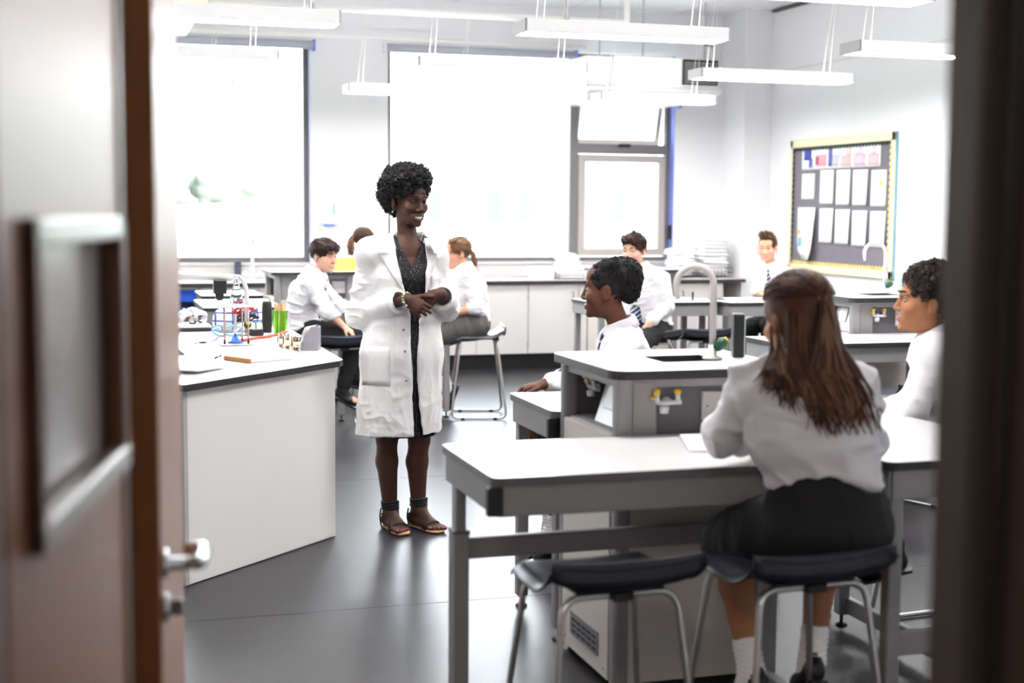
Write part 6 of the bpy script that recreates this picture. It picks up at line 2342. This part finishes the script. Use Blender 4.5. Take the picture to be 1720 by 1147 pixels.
v = obj('green_valve', MB().lathe([(0, 0), (.014, .004), (.022, .02), (.022, .034), (.012, .045), (0, .045)], 14).xf(Matrix.Translation((0, -.012, .05)) @ Matrix.Rotation(math.radians(65), 4, 'X')), GREEN, t)
obj('yellow_disc', MB().lathe([(0, 0), (.012, 0), (.012, .005), (0, .006)], 12).xf(Matrix.Translation((0, -.052, .069)) @ Matrix.Rotation(math.radians(65), 4, 'X')), YELLOW, v)

t = thing('flask_stand', 'pale two-tier stand on three thin legs holding a flask', 'stand', (.775, 7.45, ZD), .1)
obj('base_plate', MB().box(-.085, .085, -.06, .06, 0, .008, b=.002), LGREY, t)
obj('top_plate', MB().box(-.08, .085, -.055, .055, .196, .203, b=.002), LGREY, t)
for x, y in ((-.058, -.02), (.045, .035), (.062, -.035)):
    l = obj('leg', MB().tube([(x, y, .006), (x, y, .197)], .0038, 8), M('leg_copper', 'b08f86', .3, .6), t)
    obj('leg_cap', MB().lathe([(.0065, 0), (.0065, .022), (0, .023)], 8, c=(x, y, .008)), M('cap_maroon', '5a1c2c', .4), l)
CLEAR = M('lab_glass', 'f8fbfb', .03, trans=1.0, var=0, ior=1.14)
t = thing('conical_flask', 'clear glass conical flask standing on the two-tier stand', 'flask', (.785, 7.45, ZD + .2045))
o = obj('flask_glass', MB().lathe([(0, 0), (.040, 0), (.043, .004), (.041, .012), (.015, .108), (.0145, .140), (.018, .145), (.0185, .148), (.0165, .147), (.0128, .140), (.0132, .108), (.0388, .012), (.038, .005), (0, .004)], 28), CLEAR, t)
obj('graduation_mark', MB().box(-.004, .014, -.0352, -.0345, .028, .04).xf(Matrix.Rotation(0, 4, 'X')), M('grad_green', '4c7c74', .4), t)
t = thing('bunsen_burner', 'bunsen burner with blue base between the legs of the stand', 'burner', (.778, 7.47, ZD + .0085))
obj('foot', MB().lathe([(0, 0), (.040, 0), (.040, .005), (.022, .012), (.014, .034), (0, .036)], 18), M('burner_blue', '2f5cc0', .4), t)
obj('barrel', MB().lathe([(.0075, .03), (.0075, .15), (.006, .151), (.006, .05)], 14), SATIN, t)
obj('collar', MB().lathe([(.0095, .045), (.0095, .065), (.008, .066)], 14), CHROME, t)
t = thing('rubber_tube', 'orange rubber gas tube lying across the teacher desk', 'tube', (0, 0, ZD))
obj('hose', MB().tube(fillet([(.80, 7.55, .008), (.90, 7.72, .008), (1.0, 7.78, .01), (1.10, 7.86, .03), (1.12, 7.98, .02)], .1, 6), .0075, 10), M('rubber_orange', 'b8482a', .5), t)
obj('hose_end', MB().tube([(.793, 7.535, .008), (.803, 7.558, .008)], .009, 10), M('rubber_end', '8e3a22', .5), t)

t = thing('safety_goggles', 'clear safety goggles with a blue rim beside the stand', 'goggles', (.775, 7.90, ZD), -.25)
prof = []
for k in range(28):
    a = 2 * PI * k / 28
    x, z = .082 * math.cos(a), .033 * math.sin(a) + .037
    z -= .012 * math.exp(-(x / .022) ** 2) if math.sin(a) > 0 else -.012 * math.exp(-(x / .018) ** 2)
    prof.append((x, .30 * x * x / .082 - .012 * (z > .04), z))
obj('rim', MB().tube(prof, .005, 8, closed=True), M('goggle_blue', '6fb2ee', .35), t)
mb = MB()
n = len(prof)
inner = [(p[0] * .97, p[1] + .002, (p[2] - .037) * .93 + .037) for p in prof]
back = [(p[0] * .90, p[1] + .05, (p[2] - .037) * .86 + .037) for p in prof]
mb.add([Vector(p) for p in inner] + [Vector((0, -.004, .037))], [(i, (i + 1) % n, n) for i in range(n)], 0, True)
obj('lens', mb, M('goggle_clear', 'dcecf8', .05, trans=.75, ior=1.1), t)
mb = MB()
mb.add([Vector(p) for p in inner] + [Vector(p) for p in back], [(i, (i + 1) % n, n + (i + 1) % n, n + i) for i in range(n)], 0, True)
obj('side_shield', mb, M('goggle_side', 'bcd8f2', .2, trans=.5, ior=1.1), t)
obj('strap', MB().tube(fillet([(.07, .03, .04), (.05, .11, .02), (-.05, .11, .02), (-.07, .03, .04)], .04), .004, 6), M('strap_dark', '3a4152', .6), t)

t = thing('power_adapter', 'small black plug adapter on the desk below the document camera', 'adapter', (.945, 7.96, ZD), .2)
obj('body', MB().box(-.035, .035, -.025, .025, 0, .038, b=.005), BLACK, t)
obj('face', MB().box(-.032, .02, -.0265, -.0245, .006, .034, b=.001), M('adapter_face', '2a2226', .2), t)
t = thing('drinks_bottle', 'black drinks bottle with a wire loop on the teacher desk', 'bottle', (1.03, 8.16, ZD))
obj('body', MB().lathe([(0, 0), (.026, 0), (.0285, .004), (.0285, .165), (.024, .178), (0, .18)], 20), M('bottle_black', '1c1a1d', .5, var=.1), t)
obj('carry_loop', MB().tube([(.018 * math.cos(a), 0, .178 + .034 * math.sin(a)) for a in np.linspace(0, PI, 12)], .003, 6), SATIN, t)

t = thing('splint_cup', 'bright green translucent cup full of wooden splints', 'cup', (1.085, 8.02, ZD))
obj('cup', MB().lathe([(0, 0), (.034, 0), (.046, .135), (.043, .135), (.031, .005), (0, .004)], 24), M('cup_green', 'a9dc74', .12, trans=.9, ior=1.06, var=0), t)
obj('cup_foot', MB().lathe([(0, 0), (.0345, 0), (.0352, .006), (0, .006)], 24), M('cup_green_dark', '3f9e28', .3), t)
r_ = random.Random(5)
pr = MB().box(-.0026, .0026, -.0012, .0012, 0, .168)
pm = pr.mesh('splint')
pm.materials.append(M('splint_wood', 'd9b48c', .7, var=.12, vscale=20))
for k in range(34):
    a, rr = r_.uniform(0, 2 * PI), .027 * math.sqrt(r_.random())
    o = bpy.data.objects.new('wooden_splint', pm)
    COL.objects.link(o)
    o.location = (1.085 + rr * math.cos(a), 8.02 + rr * math.sin(a), ZD + .007)
    o.rotation_euler = (-.07 * math.sin(a) + r_.uniform(-.03, .03), .07 * math.cos(a) + r_.uniform(-.03, .03), r_.uniform(0, 3))
    tag(o, 'thin wooden splint standing in the green cup', 'splint', 'splints in the green cup')


def lump(name, parent, mat, c, r, seed, amp=.02, f=14, h=.006, extra=()):
    c = np.array(c)
    S = SDF(c - np.array(r) * 1.4 - .03, c + np.array(r) * 1.4 + .03, h)
    S.ell(c, r)
    for q, rr in extra:
        S.ell(np.array(q), rr, None, .03)
    S.half(V3(0, 0, .002), (0, 0, -1))
    return sdf_obj(name, S, mat, parent, disp=lambda P: np.where(P[:, 2] > .01, folds(P, (f, f, f), amp, seed), 0))


def check_mat(name, a, b_, s):
    m = M(name, a, .85, var=0)
    n, l = m.node_tree.nodes, m.node_tree.links
    tc = n.new('ShaderNodeTexCoord')
    sp = n.new('ShaderNodeSeparateXYZ')
    l.new(tc.outputs['Object'], sp.inputs[0])
    outs = []
    for ax in 'XZ':
        mu = n.new('ShaderNodeMath')
        mu.operation = 'MULTIPLY'
        mu.inputs[1].default_value = s
        fr = n.new('ShaderNodeMath')
        fr.operation = 'FRACT'
        lt = n.new('ShaderNodeMath')
        lt.operation = 'LESS_THAN'
        lt.inputs[1].default_value = .18
        l.new(sp.outputs[ax], mu.inputs[0])
        l.new(mu.outputs[0], fr.inputs[0])
        l.new(fr.outputs[0], lt.inputs[0])
        outs.append(lt)
    mxm = n.new('ShaderNodeMath')
    mxm.operation = 'MAXIMUM'
    l.new(outs[0].outputs[0], mxm.inputs[0])
    l.new(outs[1].outputs[0], mxm.inputs[1])
    mx = n.new('ShaderNodeMix')
    mx.data_type = 'RGBA'
    mx.inputs['A'].default_value = srgb(a)
    mx.inputs['B'].default_value = srgb(b_)
    l.new(mxm.outputs[0], mx.inputs['Factor'])
    l.new(mx.outputs['Result'], n['Principled BSDF'].inputs['Base Color'])
    return m


t = thing('tea_towel', 'crumpled white tea towel with blue checks heaped behind the stand', 'towel', (.90, 8.42, ZD))
lump('cloth', t, check_mat('blue_check', 'e9e6e6', '3c5396', 21), (0, 0, .06), (.15, .07, .085), 4, .02, 12)
t = thing('tea_towel', 'low cream tea towel with green stripes beside the black bottle', 'towel', (.96, 8.20, ZD))
lump('cloth', t, check_mat('green_check', 'dcd8c8', '2f7a4a', 18), (0, 0, .022), (.10, .055, .035), 7, .012, 14)
for nm_, lb, c, mt, z in (('red_lead', 'red coiled electrical lead lying on the heaped tea towel', (.905, 8.30), M('lead_red', 'a8262c', .4), .118), ('black_lead', 'black coiled electrical lead below the red one', (.915, 8.285), M('lead_black', '1c1a1e', .45), .078)):
    t = thing(nm_, lb, 'lead', (c[0], c[1], ZD + z))
    pts = []
    for k in range(90):
        a = k / 90 * 2 * PI * 5
        rr = .048 + .010 * math.sin(k * .37)
        pts.append((rr * 1.15 * math.cos(a), .3 * rr * math.sin(a), .017 * math.sin(a * .97 + k * .05) + .006 * math.sin(k * .9)))
    obj('coil', MB().tube(pts, .0045, 6), mt, t)
    obj('plug', MB().box(.05, .085, -.008, .008, -.008, .008, b=.003), mt, t)
t = thing('plastic_bag', 'clear plastic bag of brown pieces on the left end of the desk', 'bag', (.63, 8.44, .873), .1)
lump('bag_film', t, M('bag_clear', 'e8ecf0', .15, trans=.55, ior=1.1), (0, 0, .035), (.085, .06, .05), 12, .022, 18)
rr_ = random.Random(9)
for k in range(14):
    obj('brown_piece', MB().box(-.022, .022, -.006, .006, 0, .010, b=.002).xf(Matrix.Translation((rr_.uniform(-.05, .05), rr_.uniform(-.062, -.02), .004 + .0035 * k)) @ Matrix.Rotation(rr_.uniform(0, 3), 4, 'Z')), M('piece_brown', '6b4a3c', .6, var=.2), t)
t = thing('thin_cord', 'thin dark cord with a small plug curling on the white desktop', 'cord', (0, 0, ZD))
obj('cord', MB().tube(fillet([(.57, 7.52, .004), (.62, 7.60, .004), (.65, 7.56, .004), (.70, 7.72, .004), (.725, 7.76, .02)], .05, 5), .0028, 6), M('cord_blue', '3a3f66', .5), t)
obj('plug', MB().box(-.02, .02, -.006, .006, 0, .008, b=.002).xf(Matrix.Translation((.62, 7.585, 0)) @ Matrix.Rotation(.3, 4, 'Z')), BLACK, t)

for k, (x, y, w_) in enumerate(((.985, 7.21, 'the left one of three'), (1.0, 7.125, 'the middle one of three'), (1.03, 7.04, 'nearest of three, handwritten label'))):
    t = thing('sample_jar', 'small clear jar of brown samples, %s' % w_, 'jar', (x, y, ZD), .25, 'sample jars on the desk')
    obj('jar_glass', MB().lathe([(0, 0), (.021, 0), (.023, .003), (.023, .072), (.0215, .074), (.0205, .072), (.0205, .005), (0, .004)], 20), CLEAR, t)
    rj = random.Random(20 + k)
    for q in range(12):
        a, d = rj.uniform(0, 6.28), .013 * math.sqrt(rj.random())
        obj('sample_stick', MB().box(-.003, .003, -.002, .002, 0, rj.uniform(.05, .08)).xf(Matrix.Translation((d * math.cos(a), d * math.sin(a), .005)) @ Matrix.Rotation(rj.uniform(-.1, .1), 4, 'X') @ Matrix.Rotation(rj.uniform(0, 3), 4, 'Z')), M('sample_%d' % (q % 3), ('9a6d4e', 'c79a74', '7a4a34')[q % 3], .7, var=.2), t)
    G = [[Vector((.0235 * math.sin(a), -.0235 * math.cos(a), z)) for z in (.022, .035, .05)] for a in np.linspace(-1.15, 1.0, 12)]
    lb = obj('paper_label', MB().grid(G, .0004, [[Vector((math.sin(a), -math.cos(a), 0))] * 3 for a in np.linspace(-1.15, 1.0, 12)]), M('label_cream', 'e9e3bd', .8, var=.03), t)
    tx = bpy.data.curves.new('handwriting', 'FONT')
    tx.body = 'Squ' if k == 2 else ''
    if k == 2:
        tx.size = .017
        tx.extrude = .0002
        tx.shear = .3
        tx.align_x = 'CENTER'
        to = bpy.data.objects.new('text_source', tx)
        COL.objects.link(to)
        me = bpy.data.meshes.new_from_object(to.evaluated_get(bpy.context.evaluated_depsgraph_get()))
        bpy.data.objects.remove(to)
        me.transform(Matrix.Translation((-.001, -.0244, .030)) @ Matrix.Rotation(PI / 2, 4, 'X'))
        o = obj('handwriting', me, M('ink_dark', '2a2420', .6), lb)
        o['kind'] = 'stuff'
t = thing('leaflet_holder', 'grey wedge-shaped leaflet holder at the right corner of the desk', 'holder', (1.105, 7.07, ZD), -YAW)
pf = [(-.052, 0), (.04, 0), (.04, .115), (.022, .122), (.004, .118), (-.02, .08), (-.04, .03)]
for y in (-.004, .10):
    mb = MB().prism(pf, 0, .006).xf(Matrix.Translation((0, y + .006, 0)) @ Matrix.Rotation(PI / 2, 4, 'X'))
    obj('side_cheek', mb, M('holder_grey', '86838a', .5), t)
obj('back_board', MB().box(.036, .04, 0, .10, 0, .115), M('holder_grey', '86838a'), t)
obj('floor_board', MB().box(-.05, .04, 0, .10, 0, .004), M('holder_grey', '86838a'), t)
for k in range(5):
    o = obj('leaflet', MB().box(-.0008, .0008, -.047, .047, 0, .118).box(-.0012, -.0007, -.04, .04, .085, .10, 1), [PAPER, M('leaflet_pink', 'e0b4d0', .7)])
    tag(o, '%s white leaflet leaning in the grey wedge holder' % ('leftmost', 'second', 'middle', 'fourth', 'rightmost')[k], 'leaflet', 'leaflets in the grey holder')
    b0 = Vector((-.075 + k * .017, .05, .006))
    c, s = math.cos(-YAW), math.sin(-YAW)
    o.location = (1.105 + b0.x * c - b0.y * s, 7.07 + b0.x * s + b0.y * c, ZD + .005)
    o.rotation_euler = (0, .42 - .06 * k, -YAW)

# book, papers, pen
ang = math.atan2(.11, .203)
t = thing('open_book', 'thick white book with tan wooden-looking spine edge on the desk', 'book', (.80, 6.68, ZD), ang)
obj('pages', MB().box(-.108, .118, -.10, .10, .003, .021, b=.002), M('page_edges', 'dddcd8', .8, var=.12, vscale=6, stretch=(1, 1, 90)), t)
obj('back_board', MB().box(-.112, .12, -.103, .103, 0, .003), M('book_board', 'c9ccc8', .6), t)
obj('tan_spine', MB().box(-.122, -.108, -.10, .105, 0, .021, b=.003), M('spine_tan', 'a8743a', .5, var=.15, vscale=10, stretch=(2, 20, 20)), t)
obj('top_sheet', MB().box(-.10, .125, -.09, .112, .0212, .0222), PAPER, t)
t = thing('blue_pen', 'short blue-capped pen poking out beside the book', 'pen', (.625, 6.80, ZD + .007), 1.25)
obj('barrel', MB().tube([(-.05, 0, 0), (.03, 0, 0)], .0055, 8), M('pen_purple', '3c3a78', .4), t)
obj('cap', MB().tube([(.028, 0, 0), (.07, 0, 0)], .0062, 8), M('pen_cap', '23203a', .4), t)
for k in range(4):
    o = obj('paper_sheet', MB().box(-.10, .10, -.14, .14, 0, .005), PAPER, None, (.455 - .012 * k, 6.36 - .03 * k + .03, ZD + .0052 * k))
    o.rotation_euler = (0, 0, .75 + .07 * k)
    tag(o, '%s white paper pad in the stack at the left edge of the desk' % ('lowest', 'second', 'third', 'topmost')[k], 'paper', 'paper pads at the left edge of the desk')
